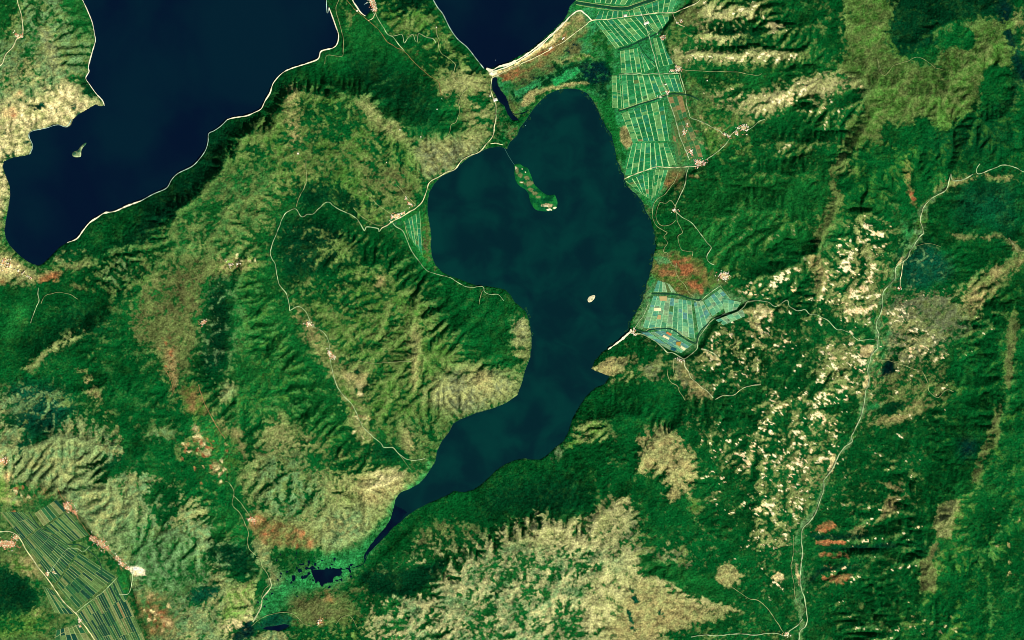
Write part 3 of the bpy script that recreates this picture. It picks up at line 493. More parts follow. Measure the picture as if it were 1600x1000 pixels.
# eastern crest strip and what lies beyond it
paint([(1575,445),(1700,440),(1700,1080),(1440,1080),(1440,940),(1465,800),(1540,700),(1570,620)], f=.80, a='moss', b='olive', fo='mid', bare=.04, soft=4)
paint([(1500,560),(1570,520),(1565,640),(1520,740),(1460,800),(1440,740),(1470,680)], f=.97, fo='forest', a='moss', bare=0, soft=6); paint([(1590,440),(1620,440),(1620,480),(1592,480)], f=.96, fo='dark', soft=3)
paint([(1583,480),(1595,500),(1588,520),(1580,580),(1575,610),(1568,600),(1572,540),(1575,500)], f=.12, a='olive', b='brown', soft=1)
paint([(1560,625),(1565,640),(1558,690),(1540,720),(1525,755),(1518,750),(1532,700),(1548,660)], f=.12, a='olive', b='brown', soft=1)
paint([(1465,790),(1480,785),(1500,780),(1490,800),(1482,840),(1462,838),(1458,820)], f=.02, a='moss', b='tan', soft=1); paint([(1457,845),(1465,850),(1455,872),(1461,890),(1460,923),(1440,922),(1438,875),(1450,870)], f=.03, a='moss', b='brown', soft=1)
paint([(1385,775),(1405,775),(1395,800),(1375,815),(1378,800)], f=.04, a='brown', b='tan', soft=1); paint([(1325,830),(1345,822),(1375,812),(1370,822),(1335,838)], f=.1, a='brown', b='tan', soft=1); paint([(1385,755),(1410,755),(1405,768),(1388,768)], f=.1, a='brown', b='tan', soft=1)
for P in ([(1285,818),(1300,812),(1310,822),(1290,832),(1268,830)],[(1275,846),(1322,842),(1322,850),(1272,854)],[(1280,864),(1330,862),(1330,872),(1278,872)],[(1278,890),(1300,880),(1300,888),(1280,893)],[(1285,900),(1330,895),(1318,915),(1305,910),(1285,906)]):
    paint(P, f=.05, a='rust', b='red', bare=0, soft=0, alpha=.9)
paint([(1275,844),(1320,842),(1318,848),(1274,850)], f=0, a='red', b='rust', soft=0)
for P in ([(1262,834),(1350,836),(1400,822),(1340,842),(1270,842)],[(1275,857),(1400,850),(1400,857),(1278,860)],[(1258,905),(1290,885),(1360,882),(1290,892),(1262,912)]): paint(P, f=.99, fo='black', soft=1)
paint([(1236,840),(1262,830),(1262,900),(1250,950),(1238,900)], f=.4, a='wet', b='sage', fo='mid', bare=0, soft=2)
paint([(1400,950),(1700,920),(1700,1080),(1400,1080)], f=.75, a='moss', b='olive', fo='mid', soft=6); paint([(1560,820),(1620,820),(1620,850),(1570,845)], f=.2, a='olive', b='khaki', soft=3)
blobs([(1525,865,9),(1460,860,8),(1510,700,18),(1570,985,14),(1440,855,6)], 8, f=.99, fo='black', bare=0, soft=3)
# plains and the sand bar
paint(PLAINS[0][0], f=.25, a='field', b='wet', fo='bright', soft=1); paint([(1040,115),(1105,140),(1090,250),(1060,262),(1048,180)], f=.2, a='scrub', b='olive', fo='mid', soft=2)
paint([(1030,265),(1075,262),(1060,300),(1040,300)], f=.02, a='rust', b='olive', soft=2); blobs([(1040,287,5),(1030,298,4)], 4, f=0, a='red', soft=1)
paint(PLAINS[1][0], f=.15, a='sage', b='wet', fo='mid', soft=1); paint(PLAINS[2][0], f=.3, a='scrub', b='olive', fo='forest', soft=2)
paint([(-80,890),(15,890),(45,905),(62,935),(45,960),(10,970),(-80,970)], f=.99, fo='dark', soft=2); paint([(10,870),(50,870),(68,905),(45,900),(20,890)], f=.2, a='tan', b='moss', soft=2)
paint([(-80,965),(40,960),(85,965),(60,990),(0,1000),(-80,1000)], f=.5, a='moss', b='lime', fo='mid', soft=3); blobs([(60,957,7)], 5, f=0, a='sand', b='lime', soft=1)
paint([(185,895),(205,893),(200,930),(185,925)], f=.6, a='moss', fo='bright', soft=1)
paint([(768,107),(800,100),(850,66),(885,28),(905,18),(918,30),(912,42),(880,70),(850,92),(800,112),(785,122),(770,122)], f=.08, a='tan', b='olive', soft=1)
paint([(770,112),(800,101),(850,70),(885,34),(893,36),(856,74),(804,106),(775,118)], f=0, a='sand', b='tan', soft=0)
paint([(782,120),(812,108),(815,112),(790,128)], f=0, a='red', b='brown', soft=0)
paint([(765,107),(776,110),(780,120),(769,121)], f=0, a='white', b='sand', soft=0)
paint([(800,112),(850,90),(880,72),(885,80),(850,105),(805,130),(790,125)], f=.05, a='rust', b='olive', soft=1); paint([(860,80),(915,45),(910,30),(925,45),(900,62),(870,82)], f=.05, a='olive', b='rust', soft=1)
paint([(765,107),(800,96),(850,62),(885,25),(890,28),(855,66),(805,101),(772,113)], f=.7, a='wet', fo='forest', soft=0)
paint([(800,135),(850,115),(900,90),(960,80),(960,125),(945,165),(920,140),(900,130),(850,135),(815,165),(800,160)], f=.6, a='wet', b='scrub', fo='forest', soft=2)
paint([(803,138),(845,120),(842,138),(812,148)], f=0, a='wet', soft=1); paint([(862,125),(900,102),(908,108),(895,125),(865,132)], f=0, a='wet', soft=1)
paint([(800,130),(840,112),(870,98),(880,105),(835,125),(805,140)], f=.1, a='brown', b='scrub', soft=1); paint([(890,62),(915,72),(900,85),(885,80)], f=.2, a='brown', fo='black', soft=1)
paint([(860,95),(900,86),(925,90),(890,96),(865,103)], f=.05, a='moss', b='tan', soft=1); paint([(812,160),(830,142),(870,130),(920,128),(920,132),(880,136),(845,145),(825,165),(815,168)], f=0, a='tan', b='lime', soft=1)
paint([(795,140),(815,150),(812,175),(800,185),(792,160)], f=.1, a='brown', b='moss', soft=1); paint([(905,105),(945,100),(955,125),(935,130),(915,125)], f=.97, fo='dark', soft=2); paint([(925,130),(945,130),(975,220),(978,270),(966,240),(950,190),(930,150)], f=.85, fo='mid', a='wet', soft=1)
paint([(968,200),(980,195),(986,225),(980,235),(970,225)], f=0, a='tan', b='brown', soft=0)
paint([(773,165),(790,172),(800,190),(812,195),(805,215),(790,228),(770,228)], f=.6, a='wet', b='brown', fo='forest', soft=1)
paint([(1080,-80),(1055,-80),(1075,10),(1050,25),(1055,40),(1100,40),(1100,0)], f=.2, a='brown', b='olive', soft=2)

w_ = np.clip((.40-.34*smooth(1050, 1150, GX))*smooth(.55, 1.0, blur(Fc, 4)), 0, 1); H = H*(1-w_)+blur(H, 3)*w_; H = H*(1-.9*SMO)+blur(H, 6)*.9*SMO
Hs = blur(H, 2); Hb = blur(H, 7)
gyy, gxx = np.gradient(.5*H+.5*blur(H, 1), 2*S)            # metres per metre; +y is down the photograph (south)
ASP = (-gxx*math.sin(SUN_AZ)-(-1)*gyy*math.cos(SUN_AZ)*1.0)   # slope facing the south-east sun counts positive; steers the cover colour
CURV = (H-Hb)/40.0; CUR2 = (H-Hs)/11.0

paint([(400,975),(410,966),(425,960),(445,959),(456,963),(452,978),(436,984),(400,984)], f=.97, fo='teal', a='wet', soft=1)
paint([(1381,566),(1392,563),(1401,568),(1398,580),(1388,588),(1380,592),(1376,582)], f=.99, fo='black', bare=0, soft=1)  # near-black oval patch in the cover colour
paint([(924,576),(940,565),(960,557),(976,557),(979,570),(967,585),(950,590),(936,585)], f=.0, a='khaki', b='tan', soft=0, sm=1)
paint([(212,392),(290,326),(352,266),(365,225),(402,186),(455,142),(510,142),(558,160),(640,215),(765,225),(765,240),(700,270),(665,290),(612,343),(560,340),(510,315),(440,330),(423,400),(430,430),(340,420),(250,440),(180,470)], sm=.85, soft=6)
paint([(440,335),(560,350),(652,395),(680,425),(800,462),(832,545),(815,610),(770,637),(715,655),(690,690),(665,722),(620,705),(575,670),(520,560),(430,430)], sm=.62, soft=6)
paint([(-80,446),(100,440),(200,440),(330,420),(420,405),(480,500),(560,660),(600,735),(520,730),(300,640),(200,690),(100,640),(-80,600)], sm=.6, soft=6)
paint([(715,575),(812,590),(806,615),(770,632),(720,650),(665,620),(690,590)], sm=.9, soft=3); paint([(640,225),(760,215),(700,268),(640,262)], sm=.95, soft=3)
paint([(930,900),(985,900),(1040,930),(1100,950),(1158,948),(1130,962),(1050,985),(1000,1010),(960,1010),(930,960)], sm=.97, f=.03, a='khaki', b='tan', soft=3)
paint([(1000,865),(1050,885),(1110,905),(1155,945),(1120,942),(1080,925),(1030,905),(998,878)], f=.99, fo='mid', a='scrub', soft=1, sm=.7)
for g in ([(985,912),(996,935),(998,950),(988,940)],[(975,930),(985,960),(995,992),(990,990),(980,965)],[(940,970),(955,985),(980,1000),(960,990)],[(1010,930),(1035,955),(1040,965),(1020,950)]): paint(g, f=.97, fo='teal', soft=1)
paint(G1, sm=.9, soft=3, f=.03, a='grass', b='moss'); paint([(60,414),(150,338),(240,300),(325,205),(430,125),(500,90),(560,110),(455,125),(362,222),(290,318),(210,390)], sm=.6, soft=4)
paint([(1540,140),(1560,100),(1590,110),(1585,170),(1545,165)], f=.98, fo='dark', soft=1); paint([(1530,150),(1532,115),(1550,102),(1575,105),(1582,130),(1578,160),(1540,165)], f=.98, fo='forest', soft=1)
paint([(1495,40),(1520,48),(1526,70),(1510,82),(1495,70),(1478,62)], f=.98, fo='forest', soft=0); paint([(1385,60),(1400,20),(1440,0),(1540,0),(1560,20),(1500,25),(1470,40),(1450,30),(1460,70),(1430,80),(1405,90)], f=.96, fo='dark', a='moss', soft=1)
paint([(1375,185),(1390,190),(1400,205),(1425,200),(1440,195),(1430,230),(1380,220)], f=.96, fo='forest', soft=1)
paint([(1310,235),(1322,240),(1320,260),(1345,270),(1312,275),(1315,320),(1295,350),(1280,385),(1268,385),(1280,340),(1300,300),(1292,285)], f=.1, a='grass', b='olive', soft=1, alpha=.8)
paint([(1240,470),(1250,380),(1290,280),(1320,180),(1350,180),(1340,280),(1310,400),(1300,470)], sm=.8, soft=4)
paint([(1262,400),(1278,395),(1290,440),(1280,470),(1268,440)], f=.2, a='olive', b='tan', soft=1)
paint([(1575,445),(1700,440),(1700,1080),(1500,1080),(1500,900),(1540,700),(1570,620)], f=.84, a='moss', b='scrub', fo='forest', sm=.5, soft=5)
paint([(1440,940),(1500,860),(1540,900),(1500,1080),(1400,1080)], f=.88, a='moss', fo='forest', soft=5, sm=.4)
for q in ([(1583,480),(1595,500),(1588,520),(1580,580),(1575,610),(1568,600),(1572,540),(1575,500)],[(1560,625),(1565,640),(1558,690),(1540,720),(1525,755),(1518,750),(1532,700),(1548,660)]): paint(q, f=.1, a='olive', b='brown', soft=0, alpha=.75)
paint([(1465,790),(1480,785),(1500,780),(1490,800),(1482,840),(1462,838),(1458,820)], f=.0, a='grass', b='khaki', soft=0, sm=.9); paint([(1457,845),(1465,850),(1455,872),(1461,890),(1460,923),(1440,922),(1438,875),(1450,870)], f=.0, a='grass', b='brown', soft=0, sm=.8)
paint([(500,520),(515,545),(530,580),(560,620),(575,660),(590,690),(570,698),(556,690),(548,650),(530,610),(512,570),(500,545)], f=.06, a='khaki', b='moss', soft=1)
paint([(640,870),(760,850),(800,815),(860,830),(960,850),(980,905),(950,960),(900,1080),(580,1080),(590,940)], f=.42, a='pale', b='sage', fo='mid', soft=8, sm=0)
paint([(620,880),(700,830),(780,790),(860,770),(1000,740),(1010,800),(900,840),(800,845),(700,880),(640,910)], sm=1.0, soft=5)
paint([(560,900),(640,890),(700,870),(690,900),(640,935),(580,930)], f=.985, fo='dark', soft=1)
paint([(760,848),(800,813),(845,796),(880,822),(930,805),(960,775),(982,778),(985,820),(950,850),(880,860),(820,850)], f=.22, a='pale', b='khaki', soft=3)
paint([(930,890),(985,900),(960,960),(930,1000),(900,960)], f=.2, a='pale', b='khaki', soft=3)
paint([(1480,700),(1560,600),(1580,640),(1500,860),(1470,940),(1430,940),(1440,800)], sm=.95, soft=5)
paint([(1540,480),(1620,470),(1600,640),(1560,700),(1520,760),(1500,740),(1540,640)], sm=.95, soft=5)
paint([(1018,398),(1048,396),(1075,400),(1100,420),(1105,440),(1095,462),(1060,460),(1030,440),(1018,430)], f=.12, a='rust', b='moss', soft=1)
for q in ([(1062,414),(1080,410),(1084,424),(1066,432)],[(1075,440),(1086,434),(1094,448),(1082,456)],[(1030,422),(1060,420),(1058,430),(1030,432)],[(1090,445),(1098,440),(1100,455),(1094,460)],[(1050,410),(1075,402),(1078,406),(1052,416)]): paint(q, f=0, a='red', b='rust', soft=0)
paint([(1022,400),(1044,398),(1048,412),(1024,414)], f=0, a='sage', b='wet', soft=0)
paint([(800,138),(850,118),(900,96),(940,100),(960,125),(945,160),(920,135),(890,128),(850,135),(812,160),(800,160)], f=.62, a='field', b='scrub', fo='dark', soft=1)
paint([(803,140),(843,122),(842,136),(812,150)], f=.05, a='field', b='wet', soft=0); paint([(862,126),(900,104),(908,108),(895,124),(865,132)], f=.02, a='field', b='bright2', soft=0)
paint([(812,161),(830,144),(870,131),(920,127),(921,131),(880,136),(845,146),(825,166),(815,169)], f=0, a='tan', b='khaki', soft=0); paint([(860,98),(895,87),(925,88),(928,91),(890,95),(862,105)], f=0, a='moss', b='khaki', soft=0)
paint([(880,78),(895,66),(912,74),(905,86),(890,84)], f=.5, a='brown', fo='black', soft=0); paint([(800,130),(838,112),(866,100),(872,104),(835,124),(806,140)], f=.2, a='brown', b='scrub', fo='black', soft=0)
paint([(905,100),(945,98),(955,125),(935,132),(915,125)], f=.85, fo='black', a='wet', soft=1); paint([(940,30),(925,60),(905,70),(930,80),(965,80),(950,60),(930,36)], f=.5, a='field', b='moss', fo='mid', soft=1)
for q in ([(778,119),(812,105),(814,108),(780,122)],[(782,125),(812,112),(814,115),(786,129)],[(820,98),(860,76),(862,79),(822,102)],[(850,84),(885,52),(888,56),(854,88)]): paint(q, f=0, a='red', b='rust', soft=0, alpha=.8)
paint([(206,886),(218,884),(227,890),(226,899),(214,900),(205,895)], f=0, a='white', b='cream', soft=0)
for g in ([(1340,540),(1366,536),(1362,556),(1345,558)],[(1296,715),(1306,706),(1308,722),(1298,740),(1292,735)],[(1350,590),(1358,585),(1356,606),(1350,606)],[(1413,398),(1406,415),(1398,412)],[(1246,880),(1250,900),(1247,915),(1243,905)]): paint(g, f=0, a='cream', b='tan', bare=0, soft=0)
paint([(1180,478),(1195,474),(1206,486),(1190,500),(1195,530),(1186,520),(1176,494)], f=.02, a='cream', b='khaki', soft=0)
paint([(1100,548),(1112,552),(1124,562),(1120,565),(1108,556),(1098,552)], f=0, a='cream', b='tan', soft=0)
paint([(1062,570),(1072,568),(1078,590),(1090,600),(1120,622),(1108,622),(1085,608),(1068,590)], f=.05, a='tan', b='olive', soft=1)
rb = random.Random(5)
for x, y, n, sx_, sy_, cs in ((320,700,34,26,34,('cream','red','tan')), (345,735,14,12,14,('cream','tan')), (560,645,26,18,45,('cream','tan','lime')), (292,700,8,8,14,('red','cream')), (380,410,16,26,10,('cream','lime')), (262,540,12,14,30,('rust','red')), (10,415,16,20,14,('cream','sand')), (430,835,14,40,18,('red','rust')), (250,965,14,26,22,('red','sand')), (1090,215,30,40,60,('tan','khaki','rust')), (1450,980,16,60,20,('khaki','cream')), (1590,850,26,60,90,('tan','olive')), (20,765,18,24,24,('cream','lime','red')), (40,885,14,20,20,('tan','khaki')), (870,95,14,40,14,('dark','brown','black'))):
    for _ in range(n):
        X_, Y_ = rb.gauss(x, sx_/2), rb.gauss(y, sy_/2); rr = rb.uniform(1.4, 3.4)
        paint([(X_+rr*rb.uniform(.6, 1.5)*math.cos(t), Y_+rr*rb.uniform(.6, 1.3)*math.sin(t)) for t in np.linspace(0, 6.28, 8)[:-1]], f=0 if cs[0] != 'dark' else .99, a=rb.choice(cs), fo='dark', soft=0, alpha=.85)
# ------------------------------------------------------------------ materials
def material(name, col=(0.1,0.1,0.1), rough=0.9, spec=0.1, attr=False, var=0.12, cell=90.0, bump=0.0, stripes=None):
    m = bpy.data.materials.new(name); m.use_nodes = True; nt = m.node_tree; b = nt.nodes['Principled BSDF']
    b.inputs['Roughness'].default_value = rough; b.inputs['Specular IOR Level'].default_value = spec
    tc = nt.nodes.new('ShaderNodeNewGeometry')
    nz = nt.nodes.new('ShaderNodeTexNoise'); nz.inputs['Scale'].default_value = 1.0/cell; nz.inputs['Detail'].default_value = 4.0
    nt.links.new(tc.outputs['Position'], nz.inputs['Vector'])
    mr = nt.nodes.new('ShaderNodeMapRange'); mr.inputs[1].default_value = 0.3; mr.inputs[2].default_value = 0.7
    mr.inputs[3].default_value = 1-var; mr.inputs[4].default_value = 1+var; mr.clamp = False
    nt.links.new(nz.outputs['Fac'], mr.inputs[0])
    vm = nt.nodes.new('ShaderNodeVectorMath'); vm.operation = 'SCALE'
    if attr:
        a = nt.nodes.new('ShaderNodeAttribute'); a.attribute_name = 'cover'; nt.links.new(a.outputs['Color'], vm.inputs[0])
    else: vm.inputs[0].default_value = tuple(col)
    nt.links.new(mr.outputs[0], vm.inputs['Scale'])
    out = vm.outputs[0]
    if stripes:
        ang, wid, amt = stripes
        mp = nt.nodes.new('ShaderNodeMapping'); mp.inputs['Rotation'].default_value = (0, 0, ang); nt.links.new(tc.outputs['Position'], mp.inputs['Vector'])
        wv = nt.nodes.new('ShaderNodeTexWave'); wv.inputs['Scale'].default_value = 0.314/wid; wv.inputs['Distortion'].default_value = 1.2; wv.inputs['Detail'].default_value = 2
        nt.links.new(mp.outputs[0], wv.inputs['Vector'])
        m2 = nt.nodes.new('ShaderNodeMapRange'); m2.inputs[3].default_value = 1-amt; m2.inputs[4].default_value = 1+amt; nt.links.new(wv.outputs['Fac'], m2.inputs[0])
        v2 = nt.nodes.new('ShaderNodeVectorMath'); v2.operation = 'SCALE'; nt.links.new(out, v2.inputs[0]); nt.links.new(m2.outputs[0], v2.inputs['Scale']); out = v2.outputs[0]
    nt.links.new(out, b.inputs['Base Color'])
    if bump:
        nb = nt.nodes.new('ShaderNodeTexNoise'); nb.inputs['Scale'].default_value = 1.0/70; nb.inputs['Detail'].default_value = 5
        nt.links.new(tc.outputs['Position'], nb.inputs['Vector'])
        bp = nt.nodes.new('ShaderNodeBump'); bp.inputs['Strength'].default_value = 1.0; bp.inputs['Distance'].default_value = bump
        nt.links.new(nb.outputs['Fac'], bp.inputs['Height']); nt.links.new(bp.outputs[0], b.inputs['Normal'])
    return m
M_GROUND = material('ground_cover', attr=True, rough=1.0, spec=0.0, var=0.42, cell=48, bump=45)
M_FOREST = material('forest_canopy', attr=True, rough=1.0, spec=0.0, var=0.42, cell=46, bump=48)
def tag(o, label=None, cat=None, group=None, kind=None):
    for k, v in (('label', label), ('category', cat), ('group', group), ('kind', kind)):
        if v: o[k] = v
    return o
def mesh_obj(name, V, Fq, mats, parent=None, cols=None, smoothf=False, mi=None):
    V = np.asarray(V, np.float32); Fq = np.asarray(Fq, np.int32); k = Fq.shape[1]
    me = bpy.data.meshes.new(name); me.vertices.add(len(V)); me.vertices.foreach_set('co', V.ravel())
    me.loops.add(Fq.size); me.loops.foreach_set('vertex_index', Fq.ravel())
    me.polygons.add(len(Fq)); me.polygons.foreach_set('loop_start', np.arange(0, Fq.size, k, dtype=np.int32)); me.polygons.foreach_set('loop_total', np.full(len(Fq), k, np.int32))
    for m in (mats if isinstance(mats, (list, tuple)) else [mats]): me.materials.append(m)
    if mi is not None: me.polygons.foreach_set('material_index', np.asarray(mi, np.int32))
    me.update(calc_edges=True)
    me.polygons.foreach_set('use_smooth', np.full(len(Fq), bool(smoothf)))
    if cols is not None:
        at = me.color_attributes.new('cover', 'FLOAT_COLOR', 'POINT')
        c4 = np.ones((len(V), 4), np.float32); c4[:, :3] = cols; at.data.foreach_set('color', c4.ravel())
    o = bpy.data.objects.new(name, me); scene.collection.objects.link(o)
    if parent: o.parent = parent
    return o
def thing(name, label, cat, x, y, z=0.0, group=None, kind=None):
    o = bpy.data.objects.new(name, None); scene.collection.objects.link(o); o.empty_display_size = 50
    return tag(o, label, cat, group, kind)

# ------------------------------------------------------------------ the ground sheet and the forest that grows on it
def axis(lo, hi, step):
    core = np.arange(lo, hi+step*.5, step); out = []; s = step; p = 0
    while p < 2200: s = min(s*1.11, 45); p += s; out.append(p)
    out = np.array(out); return np.concatenate([(lo-out)[::-1], core, core[-1]+out])
ax = axis(-12, 1612, 1.5); ay = axis(-12, 1012, 1.5)
MX, MY = np.meshgrid(ax, ay)
sx, sy = mirror(MX, -76, 1676), mirror(MY, -76, 1076)
def height(x, y):
    x = np.asarray(x, float); y = np.asarray(y, float)
    sd = samp(SD, x, y); h = samp(H, x, y); fl = samp(FLAT, x, y); hb = samp(Hs, x, y)
    h = h+(9*fbm(x, y, 5.5, 31, 3, ang=-.6, stretch=1.6)*smooth(10, 90, h)+8*noise(x, y, 2.2, 37)*smooth(5, 60, h))*(1-fl)*(1-.45*samp(SMO, x, y))
    h = h*(1-0.4*0)+0*hb
    return np.where(sd < 0, np.maximum(sd*8, -60)-2, np.minimum(h, 2.5+sd*14))
HZ = height(sx, sy)
wx = sx+3.2*fbm(sx, sy, 12, 41, 3); wy = sy+3.2*fbm(sx, sy, 12, 43, 3)
f = samp(Fc, wx, wy); a = samp(OA, wx, wy); b = samp(OB, wx, wy); fo = samp(FO, wx, wy); ba = samp(BARE, wx, wy)
asp = samp(ASP, sx, sy); cv = samp(CURV, sx, sy); c2 = np.clip(samp(CUR2, sx, sy), -1, 1); fl = samp(FLAT, sx, sy)
sc_ = 0.42*fbm(sx, sy, 26, 51, 3)+0.55*fbm(sx, sy, 9, 57, 3)+0.95*fbm(sx, sy, 2.8, 59, 2, ang=-.6, stretch=1.5)+1.5*np.clip(asp, -.5, .5)+.5*np.clip(cv, -.5, .5)+.3*c2   # high: dry, convex, sunward; cover colour goes pale there, dark on slopes facing away
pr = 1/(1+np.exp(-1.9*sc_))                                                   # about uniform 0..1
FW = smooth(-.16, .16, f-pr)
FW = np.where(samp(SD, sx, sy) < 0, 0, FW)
mixn = smooth(-.7, .7, .45*fbm(sx, sy, 18, 61, 3)+.55*fbm(sx, sy, 4, 63, 2, ang=-.6, stretch=1.6)+.3*np.clip(cv, -.5, .5)-.25*c2)
open_c = a*(1-mixn[..., None])+b*mixn[..., None]
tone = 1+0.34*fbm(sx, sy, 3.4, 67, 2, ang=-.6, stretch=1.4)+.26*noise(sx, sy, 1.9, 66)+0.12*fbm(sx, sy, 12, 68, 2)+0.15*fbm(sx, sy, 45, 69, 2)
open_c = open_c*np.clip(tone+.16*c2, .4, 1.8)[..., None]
bs = 1.7*np.clip(asp, -.4, .4)+0.45*fbm(sx, sy, 13, 71, 3)+.6*np.clip(cv, -.4, .4)+.8*fbm(sx, sy, 2.9, 75, 2, ang=.3, stretch=1.6)  # bare ground, favoured on sunward slopes so their lit sides are coloured paler
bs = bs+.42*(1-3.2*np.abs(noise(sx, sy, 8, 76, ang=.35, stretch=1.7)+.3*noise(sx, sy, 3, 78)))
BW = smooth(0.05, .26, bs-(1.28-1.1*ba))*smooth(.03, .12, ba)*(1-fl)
bare_c = lin((244,230,178))*(1-smooth(-.2, .9, fbm(sx, sy, 10, 73, 2))[..., None]*np.array([.08, .24, .36]))
mo = (smooth(-.1, 1.1, .6*fbm(sx, sy, 16, 87, 3)+.6*fbm(sx, sy, 3.6, 88, 2))*.2)[..., None]
fo = fo*(1-mo)+lin((64,112,44))*mo
fo_c = fo*np.clip(1+.14*noise(sx, sy, 1.8, 80)+0.22*fbm(sx, sy, 5, 81, 3)+0.16*fbm(sx, sy, 13, 82, 2)+0.28*fbm(sx, sy, 40, 83, 3), .45, 1.8)[..., None]
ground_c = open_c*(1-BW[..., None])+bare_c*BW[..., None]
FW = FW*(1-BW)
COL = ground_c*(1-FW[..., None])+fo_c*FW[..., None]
SDm = samp(SD, sx, sy); lake_bed = SDm < 0
COL[lake_bed] = lin((40, 60, 50))
COL = np.clip(COL, 0.0005, .9)
HZ = HZ+FW*(14+7*fbm(sx, sy, 3.2, 91, 2))*(samp(SD, sx, sy) > .8)*(1-.8*fl)
rows, cols_ = MX.shape
V = np.stack([WX(MX), WY(MY), HZ], -1).reshape(-1, 3)
I = np.arange(rows*cols_).reshape(rows, cols_)
Q = np.stack([I[:-1, :-1], I[1:, :-1], I[1:, 1:], I[:-1, 1:]], -1).reshape(-1, 4)
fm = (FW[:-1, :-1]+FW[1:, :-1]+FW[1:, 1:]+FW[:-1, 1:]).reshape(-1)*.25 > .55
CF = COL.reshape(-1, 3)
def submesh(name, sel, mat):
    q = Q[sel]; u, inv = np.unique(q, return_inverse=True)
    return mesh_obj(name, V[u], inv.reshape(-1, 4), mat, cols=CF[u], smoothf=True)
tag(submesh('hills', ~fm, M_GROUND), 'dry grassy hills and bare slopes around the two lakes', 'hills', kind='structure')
rk = (sx > 815) & (SDm < -.4) & (SDm > -7) & (sy > 130) & (sy < 540) & (sx < 1100) & (np.abs(MX-800) < 810)
rk &= (.9*fbm(sx, sy, 5, 95, 3)+(7+SDm)*.16-.55 > .1) | (inside([(845,150),(905,138),(930,160),(905,168),(870,160)], sx, sy) & (fbm(sx, sy, 4, 96, 2) > .75))
ri = rk[:-1, :-1] & rk[1:, :-1] & rk[1:, 1:] & rk[:-1, 1:]; q_ = Q[ri.ravel()]; u_, inv_ = np.unique(q_, return_inverse=True)
Vr = V[u_].copy(); Vr[:, 2] = 3.2+1.5*noise(Vr[:, 0]/20, Vr[:, 1]/20, 2, 97)
Cr = lin((22,62,44))*(1+.5*noise(Vr[:, 0]/20, Vr[:, 1]/20, 3, 98))[:, None]
tag(mesh_obj('reeds', Vr, inv_.reshape(-1, 4), M_FOREST, cols=Cr), 'dark reed beds fringing the eastern shore of the teal lake', 'reeds', kind='stuff')
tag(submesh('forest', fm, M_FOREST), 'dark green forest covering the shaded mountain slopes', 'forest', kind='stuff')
def ztop(x, y):
    """highest ground near a point, by the mesh's own cells"""
    x = np.asarray(x, float); y = np.asarray(y, float)
    ix = np.clip(np.searchsorted(ax, x)-1, 0, len(ax)-2); iy = np.clip(np.searchsorted(ay, y)-1, 0, len(ay)-2)
    return np.maximum(np.maximum(HZ[iy, ix], HZ[iy+1, ix]), np.maximum(HZ[iy, ix+1], HZ[iy+1, ix+1]))

# ------------------------------------------------------------------ water
def water(name, deep, shallow, cell, lo=.35, hi=.65, seed=0.0):
    m = material(name, rough=.35, spec=.08); nt = m.node_tree; b = nt.nodes['Principled BSDF']
    g = nt.nodes.new('ShaderNodeNewGeometry'); n = nt.nodes.new('ShaderNodeTexNoise'); n.noise_dimensions = '4D'; n.inputs['W'].default_value = seed
    n.inputs['Scale'].default_value = 1/cell; n.inputs['Detail'].default_value = 4.5; n.inputs['Distortion'].default_value = .6
    nt.links.new(g.outputs['Position'], n.inputs['Vector'])
    r = nt.nodes.new('ShaderNodeMapRange'); r.inputs[1].default_value = lo; r.inputs[2].default_value = hi; r.interpolation_type = 'SMOOTHSTEP'
    nt.links.new(n.outputs['Fac'], r.inputs[0])
    mx = nt.nodes.new('ShaderNodeMix'); mx.data_type = 'RGBA'; nt.links.new(r.outputs[0], mx.inputs[0])
    mx.inputs[6].default_value = (*lin(deep), 1); mx.inputs[7].default_value = (*lin(shallow), 1)
    nt.links.new(mx.outputs[2], b.inputs['Base Color'])
    return m
M_BIG = water('deep_lake_water', (0,16,40), (0,29,44), 3200, seed=2.0)
M_SMALL = water('shallow_lake_water', (0,34,41), (0,51,49), 1000, .34, .68, seed=5.0)
M_DARKW = water('marsh_water', (0,12,34), (0,24,40), 400)
def sheet(name, x0, y0, x1, y1, z, mat, label):
    o = mesh_obj(name, [(WX(x0), WY(y0), z), (WX(x0), WY(y1), z), (WX(x1), WY(y1), z), (WX(x1), WY(y0), z)], [(0, 1, 2, 3)], mat)
    return tag(o, label, 'lake', kind='structure')
sheet('lake_water', -2200, -2200, 3800, 3200, 0.0, M_BIG, 'deep navy water of the large lake reaching in from the top edge')
def water_patch(name, P, grow, z, mat, label, cat):
    P = np.asarray(P, float); g = 2.0
    xs = np.arange(P[:, 0].min()-grow-2, P[:, 0].max()+grow+2, g); ys = np.arange(P[:, 1].min()-grow-2, P[:, 1].max()+grow+2, g)
    X, Y = np.meshgrid(xs, ys); d = sdist(P, X, Y) < grow
    I = np.arange(X.size).reshape(X.shape)
    k = d[:-1, :-1] & d[1:, :-1] & d[1:, 1:] & d[:-1, 1:]
    q = np.stack([I[:-1, :-1], I[1:, :-1], I[1:, 1:], I[:-1, 1:]], -1)[k]; u, inv = np.unique(q, return_inverse=True)
    Vv = np.stack([WX(X), WY(Y), np.full(X.shape, z)], -1).reshape(-1, 3)
    return tag(mesh_obj(name, Vv[u], inv.reshape(-1, 4), mat), label, cat, kind='structure')
water_patch('small_lake_water', SMALL, 3, 1.2, M_SMALL, 'teal water of the smaller winding lake in the middle', 'lake')
water_patch('pool_water', MARSH, 2, 1.55, M_DARKW, 'black open pools scattered through the green marsh at the lake tip', 'pool')
water_patch('lagoon_water', LAGOON, 2, 1.9, M_DARKW, 'dark lagoon behind the marsh at the bottom edge', 'pool')
